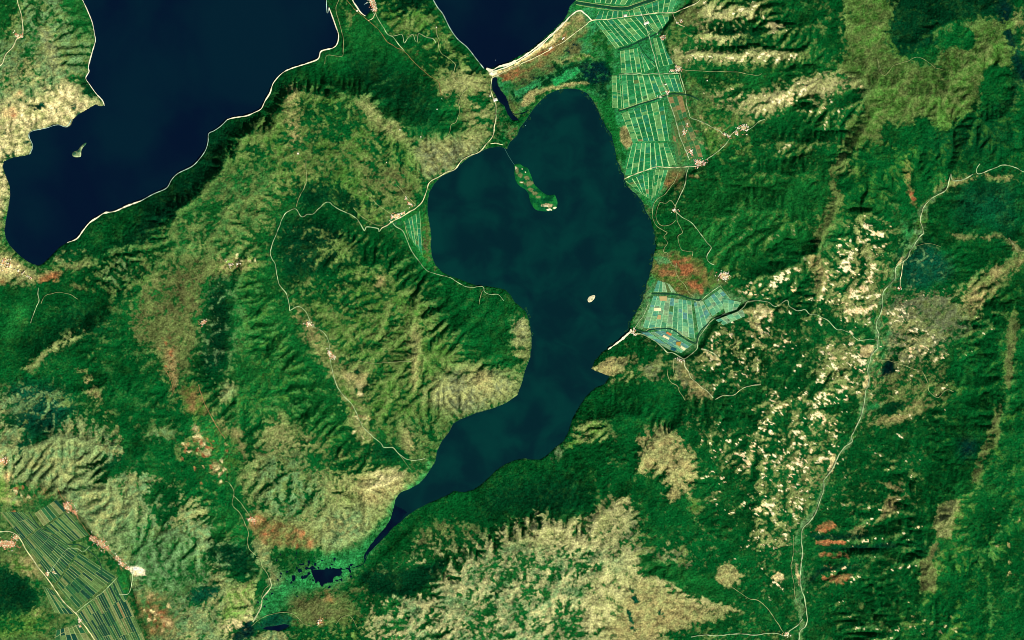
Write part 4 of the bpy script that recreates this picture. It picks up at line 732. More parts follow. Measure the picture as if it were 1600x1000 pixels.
water_patch('channel_water', CHANNEL, 1.5, 1.55, M_DARKW, 'dark channel joining the two lakes beside the sand bar', 'channel')

# ------------------------------------------------------------------ ribbons: roads, tracks, beaches, canals
def densify(P, step=2.0, closed=False):
    """points every few pixels on a smooth curve through the traced ones (so bends are round)"""
    P = [np.array(p, float) for p in P]; out = []; n = len(P)
    for i in range(n-1):
        p0, p1, p2, p3 = P[max(i-1, 0)], P[i], P[i+1], P[min(i+2, n-1)]
        k = max(1, int(np.hypot(*(p2-p1))/step))
        for j in range(k):
            t = j/k
            out.append(.5*((2*p1)+(-p0+p2)*t+(2*p0-5*p1+4*p2-p3)*t*t+(-p0+3*p1-3*p2+p3)*t**3))
    out.append(P[-1]); return np.array(out)
def ribbon(name, P, w, mat, label, cat, lift=9.0, kind='structure', wvar=0.0, parent=None, wob=0.0, flat_z=None):
    """w: width in photograph pixels (number, or one per end); a low embankment with sloping sides"""
    D = densify(P); n = len(D)
    if wob: D = D+np.stack([noise(D[:, 0], D[:, 1], 7, 301), noise(D[:, 0], D[:, 1], 7, 302)], -1)*wob
    T = np.gradient(D, axis=0); T /= np.hypot(T[:, 0], T[:, 1])[:, None]+1e-9; Nn = np.stack([-T[:, 1], T[:, 0]], -1)
    ww = np.linspace(w[0], w[1], n) if isinstance(w, tuple) else np.full(n, float(w))
    if wvar: ww = ww*(1+wvar*noise(D[:, 0], D[:, 1], 6, 311)+wvar*.6*noise(D[:, 0], D[:, 1], 2.5, 312))
    Vv = []; Lp = D+Nn*ww[:, None]/2; Rp = D-Nn*ww[:, None]/2; Lo = D+Nn*(ww[:, None]/2+.25); Ro = D-Nn*(ww[:, None]/2+.25)
    z = np.maximum(np.maximum(ztop(Lp[:, 0], Lp[:, 1]), ztop(Rp[:, 0], Rp[:, 1])), ztop(D[:, 0], D[:, 1]))
    z = np.convolve(np.pad(z, 1, mode='edge'), [.25, .5, .25], 'valid'); z = np.maximum(z, 1.5)+lift
    if flat_z is not None: z = np.full(n, flat_z)
    for q, dz in ((Lo, -40.0), (Lp, 0.0), (Rp, 0.0), (Ro, -40.0)): Vv.append(np.stack([WX(q[:, 0]), WY(q[:, 1]), z+dz], -1))
    Vv = np.stack(Vv, 1).reshape(-1, 3); Fq = []
    for i in range(n-1):
        for j in range(3): Fq.append((i*4+j, i*4+j+1, i*4+j+5, i*4+j+4))
    o = mesh_obj(name, Vv, Fq, mat, parent=parent)
    return o if parent else tag(o, label, cat, kind=kind)
M_ROAD = material('pale_road', lin((214,214,158)), var=.6, cell=200)
M_ROAD2 = material('grey_green_road', lin((166,190,136)), var=.6, cell=200)
M_TRACK = material('dirt_track', lin((150,160,104)), var=.6, cell=160)
M_BROWN = material('brown_track', lin((146,120,72)), var=.35, cell=160)
M_SAND = material('beach_sand', lin((250,244,206)), var=.2, cell=200)
M_SHORE = material('pebble_shore', lin((176,206,182)), var=.5, cell=220)
M_CANAL = material('canal_water', lin((6,66,40)), rough=.5, spec=.2, var=.2, cell=200)
M_BANK = material('canal_bank', lin((160,180,112)), var=.3, cell=200)
M_STREAM = material('stream_bed', lin((196,206,150)), var=.35, cell=150)
roads = [
 ([(27,-20),(27,0),(31,12),(34,25),(36,40),(35,55),(26,62),(20,75),(10,85),(3,100),(-12,112)], 1.2, M_ROAD, 'pale road winding down the north-west corner hills', 'road'),
 ([(535,-12),(527,5),(525,15),(530,35),(536,60),(536,85),(530,88),(511,86),(507,100)], .7, M_TRACK, 'track looping over the wooded headland beside the small bay', 'track'),
 ([(536,-6),(550,10),(560,20),(575,32),(590,45),(600,58),(603,63),(615,72),(632,81),(650,100),(670,118),(685,128),(688,140),(690,148)], .8, M_BROWN, 'brown track climbing from the bay into the forest bowl', 'track'),
 ([(587,20),(590,28),(598,42),(606,54),(614,58),(622,68),(632,80)], 1.0, M_ROAD2, 'road leaving the bay village up the grassy valley', 'road'),
 ([(575,32),(583,28),(587,20)], 1.1, M_ROAD, 'short link road round the head of the bay', 'road'),
 ([(614,57),(625,54),(629,55),(632,67),(638,58),(645,54),(648,62),(652,66),(654,53),(665,58),(677,61),(681,68)], .8, M_ROAD2, 'hairpin track zigzagging over the brown peninsula hill', 'track'),
 ([(682,42),(683,55),(686,62),(685,72),(690,83),(703,93),(711,100),(710,110),(706,118),(713,127),(730,136),(722,148),(717,160),(718,172),(713,190),(705,195),(702,208),(697,215)], .7, M_TRACK, 'narrow track along the east side of the forest bowl', 'track'),
 ([(768,122),(767,140),(770,152),(775,165),(775,180),(773,195),(770,212),(760,225),(748,238),(735,243),(722,250),(710,265),(700,268),(685,277),(672,284),(666,300),(660,315),(650,325),(637,333),(625,340),(613,346),(605,352),(596,357)], 1.2, M_ROAD, 'pale lakeside road from the sand bar to the shore village', 'road'),
 ([(596,357),(592,362),(591,357),(580,355),(572,355),(569,360),(560,345),(550,336),(535,330),(521,322),(516,316),(508,317),(498,326),(490,334),(480,335),(476,338),(470,338),(464,328),(458,327),(446,334),(438,350),(432,366),(425,383),(423,400),(430,412),(433,430),(437,445),(448,460),(452,475),(453,486)], .95, M_ROAD2, 'mountain road winding west from the shore village through forest', 'road'),
 ([(453,486),(462,480),(470,480),(478,487),(484,500),(487,508),(500,515),(510,525),(515,540),(514,552)], .9, M_ROAD2, 'valley road bending towards the upper hill hamlet', 'road'),
 ([(514,552),(520,580),(526,602),(538,620),(550,632),(557,645),(566,665),(580,680),(595,692),(600,699),(614,699),(622,708),(633,716),(645,719),(664,717)], .9, M_ROAD2, 'valley road dropping from the hamlet to the lake inlet', 'road'),
 ([(613,347),(617,353),(630,362),(637,378),(645,395),(655,408),(662,418),(672,425),(690,430),(705,435),(720,444),(732,449),(754,448),(757,456),(765,460),(778,460),(787,470)], .85, M_ROAD2, 'lakeshore road round the western bulge of the teal lake', 'road'),
 ([(754,455),(750,465),(749,475)], .8, M_TRACK, 'stub of track above the western lake shore', 'track'),
 ([(463,323),(468,308),(476,292),(479,280),(478,262),(478,250)], .9, M_TRACK, 'track running north from the mountain road junction', 'track'),
 ([(571,303),(582,311),(590,320),(600,327),(612,335)], .7, M_TRACK, 'track slanting down to the shore village from the hills', 'track'),
 ([(552,325),(560,334),(575,345),(590,352),(600,352)], .7, M_TRACK, 'curved track round the knoll above the shore village', 'track'),
 ([(618,285),(630,300),(642,312),(650,322)], .6, M_TRACK, 'straight track on the hill behind the shore village', 'track'),
 ([(631,346),(635,360),(639,375)], .6, M_TRACK, 'farm track crossing the small green shore plain', 'track'),
 ([(643,340),(647,355),(651,373)], .6, M_TRACK, 'second farm track of the small green shore plain', 'track'),
 ([(560,563),(575,567),(590,567),(605,566),(625,565),(643,564),(648,557)], .6, M_TRACK, 'track crossing the tan plateau west of the lake', 'track'),
 ([(614,699),(625,712),(635,725),(642,735)], .6, M_TRACK, 'lower track beside the road into the inlet', 'track'),
 ([(766,225),(775,224),(785,226)], 1.1, M_ROAD, 'short spur road ending at the footbridge', 'road'),
 ([(1096,-12),(1092,2),(1075,11),(1064,15),(1051,20),(1030,20),(1005,23),(980,26),(950,30),(925,32),(914,40),(902,49),(890,58),(880,66),(868,72),(855,80),(840,88),(825,95),(810,102),(795,109),(780,116),(768,122)], 1.2, M_ROAD, 'main road crossing the fields and along the sand bar', 'road'),
 ([(768,112),(785,107),(800,101),(820,90),(840,76),(855,62),(868,50),(880,38),(892,24),(905,17),(915,22),(925,32)], 1.6, M_SAND, 'sandy upper road on the crest of the sand bar', 'road'),
 ([(1004,24),(1010,45),(1014,58),(1018,72),(1023,90),(1028,108),(1033,125),(1040,143),(1046,160),(1055,185),(1062,212),(1070,232),(1077,250)], 1.1, M_ROAD2, 'long straight road down the eastern field plain', 'road'),
 ([(1051,20),(1055,30),(1060,38),(1070,42)], .9, M_ROAD, 'lane from the road junction to the foothill farm', 'road'),
 ([(968,115.5),(1000,115.5),(1030,115.5),(1062,115)], 1.0, M_ROAD2, 'straight east-west farm road across the plain', 'road'),
 ([(1062,114),(1066,128),(1071,145),(1072,160),(1076,175),(1079,183),(1090,188),(1100,192),(1115,200),(1125,205),(1130,210),(1140,213),(1138,220),(1128,231),(1115,242),(1102,250)], 1.0, M_ROAD2, 'foothill road linking the villages beyond the plain', 'road'),
 ([(1140,213),(1150,204),(1155,199),(1165,204),(1176,198),(1186,190),(1195,187)], .9, M_ROAD2, 'road from the fork up to the orchard village', 'road'),
 ([(1062,108),(1072,110),(1085,110),(1110,112),(1150,113),(1180,118),(1190,115)], .7, M_TRACK, 'track up the green valley behind the northern village', 'track'),
 ([(975,280),(990,273),(1010,266),(1025,261),(1045,262),(1065,261),(1090,260)], 1.2, M_ROAD, 'pale road from the lake shore to the eastern village', 'road'),
 ([(1077,260),(1072,275),(1070,290),(1063,305),(1056,320),(1054,327),(1057,331),(1065,339),(1078,346),(1088,357),(1095,366),(1103,377),(1111,386),(1109,392),(1105,398),(1104,403),(1108,410),(1116,414)], 1.0, M_ROAD2, 'road south from the eastern village through the woods', 'road'),
 ([(1060,270),(1053,285),(1044,297),(1037,305),(1026,312),(1020,325),(1020,342),(1026,353),(1036,360),(1042,364),(1037,370),(1043,379),(1038,388),(1037,394),(1043,396),(1046,405),(1050,414),(1058,416)], .8, M_TRACK, 'track curving round the round wooded knoll by the lake', 'track'),
 ([(1057,332),(1053,318),(1047,313),(1040,318),(1032,316),(1027,325),(1025,338),(1029,349),(1038,353),(1048,351),(1055,344)], .7, M_TRACK, 'inner ring track on top of the wooded knoll', 'track'),
 ([(1057,333),(1058,345),(1064,358),(1066,364),(1059,369),(1061,380),(1066,391),(1082,393),(1081,400)], .7, M_TRACK, 'forest track running down to the red fields', 'track'),
 ([(1057,411),(1056,424),(1062,437),(1070,445),(1077,458),(1085,464)], .7, M_TRACK, 'track through the middle of the red fields', 'track'),
 ([(1085,469),(1090,472),(1098,467),(1110,457),(1126,446)], .9, M_ROAD2, 'road along the upper edge of the southern fields', 'road'),
 ([(1126,446),(1130,452),(1137,462),(1145,473)], .6, M_TRACK, 'field track falling from the quarried village', 'track'),
 ([(995,520),(1005,523),(1020,531),(1033,541),(1043,551),(1050,551),(1062,557),(1069,561),(1078,555),(1088,546),(1090,535),(1094,524),(1104,511),(1112,501),(1122,496),(1133,491),(1145,491),(1155,486),(1162,480),(1168,472),(1180,470)], 1.1, M_ROAD2, 'road round the southern field plain from the beach hamlet', 'road'),
 ([(990,515),(998,503),(1006,492),(1013,475)], .9, M_ROAD2, 'field road along the reeds on the east shore', 'road'),
 ([(1180,470),(1200,472),(1208,478),(1215,478),(1223,472),(1230,469),(1233,478),(1245,485),(1258,484),(1264,490),(1275,492),(1292,500),(1300,508),(1308,515),(1318,516),(1328,521),(1340,531),(1352,531),(1360,530),(1369,532)], .9, M_ROAD2, 'road over the eroded pass between lake plain and river valley', 'road'),
 ([(1069,561),(1070,572),(1075,580),(1079,590),(1088,598),(1097,606),(1105,612),(1114,622)], 1.1, M_STREAM, 'pale dry stream bed below the southern fields', 'stream'),
 ([(1053,560),(1052,575),(1054,588)], .7, M_TRACK, 'track climbing from the hamlet below the field plain', 'track'),
 ([(1043,577),(1044,590),(1049,598),(1058,603),(1062,612),(1070,625)], .8, M_TRACK, 'winding forest track south of the field plain', 'track'),
 ([(1096,545),(1105,547),(1115,552),(1122,560)], 1.6, M_STREAM, 'bright bare gully east of the field plain', 'gully'),
 ([(1118,624),(1130,618),(1145,618),(1160,607),(1175,602),(1188,601)], .9, M_STREAM, 'pale wash crossing the wooded spur', 'gully'),
 ([(1620,272),(1597,268),(1588,263),(1567,258),(1555,262),(1540,268),(1528,272),(1525,266),(1530,256)], 1.1, M_ROAD2, 'mountain road entering from the right edge', 'road'),
 ([(1520,272),(1508,279),(1495,283),(1487,281),(1485,272),(1482,284),(1477,298),(1465,304),(1455,310),(1447,319)], 1.1, M_ROAD2, 'mountain road with a sharp bend above the river fork', 'road'),
 ([(1443,365),(1436,371),(1430,380),(1422,392),(1418,402),(1411,409),(1403,414),(1399,420),(1398,435),(1385,450),(1379,460),(1378,480),(1375,492),(1369,502),(1370,514),(1373,522),(1371,532),(1371,545),(1362,553),(1359,565),(1355,580),(1358,590),(1356,602),(1352,612),(1350,630),(1347,645),(1342,658),(1335,672),(1330,683),(1331,690),(1320,698),(1312,708),(1307,718),(1303,728),(1295,740),(1287,750)], 1.25, M_ROAD2, 'river road down the upper eastern valley', 'road'),
 ([(1287,750),(1287,765),(1281,782),(1275,800),(1266,814),(1254,827),(1252,845),(1254,862),(1252,880),(1251,905),(1252,920),(1257,935),(1260,955),(1261,970),(1258,980),(1250,987),(1247,1012)], 1.25, M_ROAD2, 'river road down the lower eastern valley', 'road'),
 ([(1411,409),(1409,425),(1406,440),(1406,450)], .9, M_ROAD, 'lane to the small valley settlement', 'road'),
 ([(1372,563),(1385,563),(1400,567),(1415,572),(1428,577),(1440,580),(1448,595),(1452,612),(1465,621),(1473,613),(1480,609),(1490,612)], .8, M_TRACK, 'track over the eroded eastern slopes past the dark patch', 'track'),
 ([(1239,836),(1240,860),(1236,885),(1240,910),(1243,935),(1250,950)], .7, M_TRACK, 'old track west of the river road', 'track'),
 ([(1080,995),(1100,992),(1120,993),(1150,990),(1180,992),(1200,989),(1215,990),(1228,993),(1234,985),(1245,978),(1254,968)], 1.0, M_ROAD2, 'road along the bottom edge to the valley crossroads', 'road'),
 ([(1145,918),(1155,925),(1170,935),(1185,938),(1200,952),(1212,970),(1226,990)], .9, M_TRACK, 'track from the bare knoll to the crossroads', 'track'),
 ([(1575,372),(1582,381),(1590,391),(1600,393),(1615,393)], 1.4, M_TRACK, 'broad ridge track at the right edge', 'track'),
 ([(1377,115),(1372,100),(1370,92),(1373,110),(1381,118),(1388,112),(1395,103),(1415,97),(1433,90),(1450,98),(1462,107),(1475,110)], .5, M_TRACK, 'faint track over the high crest grassland', 'track'),
 ([(1430,385),(1450,380),(1470,386)], .4, M_TRACK, 'short track in the dark eastern woods', 'track'),
 ([(-12,833),(0,831),(12,830),(22,833),(30,840),(40,857),(50,872),(62,890),(72,901),(85,920),(100,941),(118,958),(128,972),(140,988),(156,1012)], 1.3, M_ROAD, 'straight main road crossing the south-west plain', 'road'),
 ([(119,957),(135,944),(150,933),(165,921),(175,911),(184,902)], .9, M_ROAD2, 'farm road across the strip fields of the plain', 'road'),
 ([(207,893),(207,905),(205,917),(199,928),(186,929)], .9, M_ROAD2, 'lane looping below the pale quarry', 'road'),
 ([(75,898),(85,884),(93,872),(100,862),(108,857),(120,857),(130,862),(140,853)], .8, M_ROAD2, 'lane from the plain road to the red roofed village', 'road'),
 ([(108,808),(107,815),(100,822),(92,828),(85,826)], .7, M_ROAD2, 'lane south of the upper red roofed village', 'road'),
 ([(128,972),(115,980),(100,988),(85,996)], .7, M_TRACK, 'farm track west of the plain crossroads', 'track'),
 ([(90,762),(96,775),(108,790),(122,810),(132,825),(140,835),(150,847),(170,860),(188,880)], .7, M_BROWN, 'foot of slope track linking the three plain villages', 'track'),
 ([(352,752),(360,756),(366,770),(363,788),(374,800),(382,816),(388,830),(387,845),(390,858),(400,868)], .9, M_TRACK, 'track down the karst valley to the red fields', 'track'),
 ([(366,775),(378,788),(388,802),(396,815)], .8, M_TRACK, 'second track in the lower karst valley', 'track'),
 ([(400,871),(405,872),(410,885),(418,897),(422,912),(414,920),(409,932),(410,940),(402,952)], .9, M_TRACK, 'pale track on the hillside west of the marsh', 'track'),
 ([(393,978),(405,968),(420,961),(440,957),(455,958),(465,965),(475,975),(488,978)], .7, M_TRACK, 'track on the bank above the dark lagoon', 'track'),
 ([(525,975),(535,964),(546,962),(553,970),(558,980)], .7, M_TRACK, 'track over the small wooded rise near the bottom edge', 'track'),
 ([(310,601),(320,630),(330,650),(340,668),(352,685)], 1.1, M_BROWN, 'tan track through the fields of the karst valley', 'track'),
 ([(258,577),(266,590),(270,605),(271,617)], .8, M_BROWN, 'reddish track below the rust coloured plateau', 'track'),
 ([(60,450),(59,460),(61,470),(57,480),(52,492),(48,505)], .9, M_ROAD2, 'road south from the red field village by the big lake', 'road'),
 ([(64,475),(70,463),(80,459),(95,457),(112,461),(122,468)], .6, M_TRACK, 'forest track curling through the woods south of the big lake', 'track'),
]
for P, w, m, l, c in roads: ribbon('road' if c == 'road' else {'track': 'track', 'stream': 'stream_bed', 'gully': 'gully'}[c], P, w*(.92 if w > .9 else .8), m, l, c, wvar=.5, wob=.5)
# beaches and pebble shores
def shore(a, b, P=BIG_WEST): return P[a:b]
ribbon('beach', shore(1, 15), 1.0, M_SAND, 'cream beach along the north-west shore of the big lake', 'beach', lift=2, wvar=.75)
ribbon('beach', shore(54, 63), (1.1, 2.2), M_SAND, 'white beach at the south end of the long lake shore', 'beach', lift=2, wvar=.75)
ribbon('beach', shore(62, 75), .7, M_SHORE, 'thin pale shoreline below the dark shore slope', 'beach', lift=2, wvar=.75)
ribbon('beach', shore(74, 93), 1.15, M_SAND, 'white beach under the northern part of the shore slope', 'beach', lift=2, wvar=.75)
ribbon('beach', shore(92, 103), .8, M_SHORE, 'pebble shoreline on the west side of the headland', 'beach', lift=2, wvar=.75)
ribbon('beach', [(551,-12)]+BAY[1:5], 1.2, M_SAND, 'pale shore on the left side of the small bay', 'beach', lift=2, wvar=.75)
ribbon('beach', BIG_NORTH[1:9], .7, M_SHORE, 'rocky shoreline on the east side of the peninsula', 'beach', lift=2, wvar=.75)
ribbon('beach', [(760,107),(768,110),(780,104),(795,100),(815,90),(835,76),(852,62),(868,48),(882,34)], (3.0, 1.5), M_SAND, 'bright sand bar beach between the two lakes', 'beach', lift=3, wvar=.75)
ribbon('beach', [(988,517),(982,521),(972,530),(960,539),(950,546)], (4.0, 1.2), M_SAND, 'small bright beach on the east shore by the point', 'beach', lift=2, wvar=.75)
ribbon('beach', [(112,186),(104,198),(90,195),(72,200),(50,205),(45,212),(51,228),(46,241)], .8, M_SHORE, 'pale rim of the stony western cape', 'beach', lift=2, wvar=.75)
ribbon('riverbank', [(421,903),(424,915),(418,925),(410,935),(408,948),(402,960),(395,972)], 1.6, M_STREAM, 'cream bank west of the marsh end', 'bank', lift=3, wvar=.6)
# canals
for P, w, l in ([(900,4),(912,6),(925,8),(945,11),(965,13.5),(980,13),(992,9),(1010,3),(1030,-3),(1050,-12)], 3.4, 'wide dark canal across the top of the field plain'), \
    ([(966,78),(980,73),(995,67),(1010,60),(1022,55),(1035,46)], 1.8, 'dark canal crossing the upper field plain'), \
    ([(996,64),(1003,77),(1012,89),(1024,98)], 1.2, 'short canal beside the straight plain road'), \
    ([(967,174),(980,170),(1000,163),(1020,157),(1035,151),(1048,147),(1065,147),(1080,150),(1092,156)], 2.0, 'dark canal crossing the middle of the field plain'), \
    ([(1018,459),(1035,459),(1055,460),(1068,463),(1080,467),(1092,469),(1096,467)], 2.0, 'canal along the north side of the southern fields'), \
    ([(993,515),(1002,518),(1009,519),(1016,515),(1030,514),(1045,513.5),(1055,517),(1064,524),(1072,530),(1080,534),(1088,536),(1090,526),(1096,515),(1108,505)], 1.9, 'canal looping round the southern fields'), \
    ([(45,800),(55,815),(65,826),(78,831),(92,830),(98,840),(105,850),(125,852),(150,870),(158,885),(160,900),(178,912),(180,925),(192,940),(200,960),(207,980)], 1.6, 'tree lined creek winding through the south-west plain'):
    ribbon('canal', P, w, M_CANAL, l, 'canal', lift=7, wvar=.2, wob=.2)
for P, l in (([(900,1),(912,3),(925,5),(945,8),(965,10.5),(980,10),(992,6),(1010,0)], 'upper bank of the top canal'), ([(900,7),(925,11.5),(945,14.5),(965,17),(982,16.5),(996,11),(1012,6),(1040,-5)], 'lower bank of the top canal'),
    ([(967,172),(980,168),(1000,161),(1020,155),(1040,148)], 'pale north bank of the middle canal'), ([(1010,516.5),(1018,512.5),(1045,511),(1057,515),(1067,523),(1080,532)], 'pale bank of the looping southern canal')):
    ribbon('canal_bank', P, .7, M_BANK, l, 'canal bank', lift=8, wvar=.3)
ribbon('marsh_channel', [(612,818),(600,832),(588,850),(576,864),(568,880),(556,886),(540,889),(528,890)], (2.2, 1.0), M_DARKW, 'thin dark channel leading from the lake tip into the marsh', 'channel', lift=3, wvar=.5, wob=.5)
ribbon('stream_bed', [(1447,318),(1441,328),(1438,345),(1441,356),(1443,366)], .9, M_STREAM, 'pale stream bed where the two eastern headwaters meet', 'stream', wvar=.5, wob=.5)
ribbon('creek', [(797,172),(803,178),(812,178),(820,176),(826,172)], 1.0, M_DARKW, 'dark creek linking the channel to the teal lake', 'creek', lift=3, wvar=.3)
# footbridge to the island and jetties
def bridge(name, P, w, z, label, cat, mat, post=6.0):
    t = thing(name, label, cat, 0, 0)
    D = densify(P, 3.0); T = np.gradient(D, axis=0); T /= np.hypot(T[:, 0], T[:, 1])[:, None]+1e-9; Nn = np.stack([-T[:, 1], T[:, 0]], -1)*w/2
    V2 = []
    for q in range(len(D)):
        for sgn, dz in ((-1, 0), (1, 0), (1, -1.5), (-1, -1.5)):
            p = D[q]+Nn[q]*sgn; V2.append((float(WX(p[0])), float(WY(p[1])), z+dz))
    F2 = [(i*4+j, i*4+(j+1) % 4, i*4+4+(j+1) % 4, i*4+4+j) for i in range(len(D)-1) for j in range(4)]+[(3, 2, 1, 0), tuple(len(V2)-4+k for k in range(4))]
    mesh_obj('deck', V2, F2, mat, parent=t)
    Vp = []; Fp = []
    for q in range(0, len(D), 2):
        x, y = float(WX(D[q][0])), float(WY(D[q][1])); b0 = len(Vp); s = 2.0
        for zz in (-12, z-1.5):
            for dx, dy in ((-s, -s), (s, -s), (s, s), (-s, s)): Vp.append((x+dx, y+dy, zz))
        for j in range(4): Fp.append((b0+j, b0+(j+1) % 4, b0+4+(j+1) % 4, b0+4+j))
    o = mesh_obj('piers', Vp, Fp, mat, parent=t); o['kind'] = 'stuff'
    return t
M_DECK = material('bridge_deck', lin((70,124,110)), var=.1)
M_JETTY = material('jetty_planks', lin((170,200,190)), var=.1)
bridge('footbridge', [(786,227),(790,235),(796,246),(804,258)], .45, 5.0, 'long thin footbridge reaching the wooded island across the teal lake', 'bridge', M_DECK)
bridge('jetty', [(577,4),(572,5),(569,7)], .5, 4.0, 'small jetty in the narrow bay below the village', 'jetty', M_JETTY)

# ------------------------------------------------------------------ islands
M_ISLE = material('island_ground', attr=True, rough=1, spec=0, var=.2, cell=50, bump=8)
def island(P, label, peak, paint_fn, step=.6, seed=1):
    P = np.asarray(P, float); P = densify(list(map(tuple, P))+[tuple(P[0])], 1.5)[:-1]
    xs = np.arange(P[:, 0].min()-3, P[:, 0].max()+3, step); ys = np.arange(P[:, 1].min()-3, P[:, 1].max()+3, step); X, Y = np.meshgrid(xs, ys)
    sd = -sdist(P, X, Y); z = np.where(sd > 0, 2+peak*(1-np.exp(-np.maximum(sd, 0)/4.0))+smooth(0, 3, sd)*8*fbm(X, Y, 5, 400+seed, 3), sd*14)
    sel = sd > -1.4; I = np.arange(X.size).reshape(X.shape)
    k = sel[:-1, :-1] & sel[1:, :-1] & sel[1:, 1:] & sel[:-1, 1:]
    q = np.stack([I[:-1, :-1], I[1:, :-1], I[1:, 1:], I[:-1, 1:]], -1)[k]; u, inv = np.unique(q, return_inverse=True)
    c = paint_fn(X, Y, sd).reshape(-1, 3)
    Vv = np.stack([WX(X), WY(Y), z], -1).reshape(-1, 3)
    return tag(mesh_obj('island', Vv[u], inv.reshape(-1, 4), M_ISLE, cols=c[u], smoothf=True), label, 'island')
def mixc(a, b, t): return a*(1-t[..., None])+b*t[..., None]
def near(X, Y, pts, r): 
    m = np.zeros(X.shape)
    for p in pts: m = np.maximum(m, smooth(1.25, .6, np.hypot((X-p[0])/(p[2] if len(p) > 2 else r), (Y-p[1])/(p[3] if len(p) > 3 else (p[2] if len(p) > 2 else r)))+.35*noise(X, Y, 2.2, 77)))
    return m
def isle_a(X, Y, sd):
    c = mixc(lin((10,84,44))+0*X[..., None], lin((26,116,50))+0*X[..., None], smooth(-.4, .5, fbm(X, Y, 8, 5, 3)))
    c = mixc(c, lin((130,128,84))+0*X[..., None], near(X, Y, [(808,266,3,5),(813,274,4,3.5),(823,278,4,3),(815,285,4,2),(827,287,6,4),(829,297,4,3),(836,302,4,3),(841,308,4,2)], 3)*.8)
    c = mixc(c, lin((6,72,40))+0*X[..., None], near(X, Y, [(856,312,9,3)], 3))
    c = mixc(c, lin((196,176,128))+0*X[..., None], near(X, Y, [(856,321,8,3)], 3)*.8)
    c = mixc(c, lin((255,244,196))+0*X[..., None], near(X, Y, [(806,263,1.2,3),(815,285,2,1),(858,327.5,4,1.5),(866.5,325,3,1.8),(852,322,5,1),(816,264,.8,.8),(821,269,.9,.9)], 1)); return c
def isle_v(X, Y, sd): return mixc(lin((224,216,172))+0*X[..., None], lin((110,130,90))+0*X[..., None], near(X, Y, [(925,468,1.5,1.5)], 1)*.5)
def isle_g(X, Y, sd):
    c = mixc(lin((120,140,96))+0*X[..., None], lin((24,92,66))+0*X[..., None], near(X, Y, [(116,240,3,3),(123,236,3,2),(133,225,4,4)], 2)*.8)
    return mixc(c, lin((196,214,156))+0*X[..., None], near(X, Y, [(125.5,242,1.4,4),(128,231,1,2),(119,244,5,1)], 2)*.8)
island(ACHILLIOS, 'long wooded island with pale southern tip at the end of the footbridge', 45, isle_a, seed=1)
island(VIDRO, 'tiny pale bare islet alone in the lower middle of the teal lake', 14, isle_v, step=.35, seed=2)
island(GOLEM, 'small tadpole shaped green island in the navy lake', 40, isle_g, step=.35, seed=3)

# ------------------------------------------------------------------ field parcels
FC = dict(
 g=[(28,118,64),(34,134,72),(46,144,80),(24,110,62),(66,152,90),(34,124,84),(96,154,86),(28,116,58)],
 t=[(90,162,116),(108,174,124),(76,150,118),(122,176,118),(70,142,96),(138,172,122),(84,142,130),(114,150,110)],
 d=[(28,88,52),(48,102,54),(14,68,50),(96,130,70),(64,108,56),(34,94,54),(122,134,80),(22,80,48),(76,110,58),(20,72,52)],
 b=[(88,112,60),(64,116,60),(116,122,74),(50,110,62),(138,120,74)])
FM = {k: [material('crop_%s_%d' % ({'g': 'green', 't': 'teal', 'd': 'dark', 'b': 'brown'}[k], i), lin(c), var=.3, cell=70, stripes=({'g': -1.45, 't': -1.5, 'd': -.68, 'b': -1.4}[k], {'g': 44, 't': 50, 'd': 40, 'b': 44}[k], .11)) for i, c in enumerate(v)] for k, v in FC.items()}
SPECIAL = {n: material('crop_'+n, lin(c), var=.12, cell=150) for n, c in dict(white=(246,236,180), orange=(206,130,74), tan=(186,166,110), ochre=(170,140,60), pond=(24,84,90)).items()}
M_FTRACK = {'g': material('farm_track_green', lin((172,214,138)), var=.3), 't': material('farm_track_teal', lin((160,210,150)), var=.3), 'd': material('farm_track_dark', lin((150,170,106)), var=.35), 'b': material('farm_track_brown', lin((130,140,84)), var=.3)}
fr = random.Random(11)
def bil(Qd, u, v):
    (ax_, ay_), (bx_, by_), (cx_, cy_), (dx_, dy_) = Qd
    return ((ax_*(1-u)+bx_*u)*(1-v)+(dx_*(1-u)+cx_*u)*v, (ay_*(1-u)+by_*u)*(1-v)+(dy_*(1-u)+cy_*u)*v)
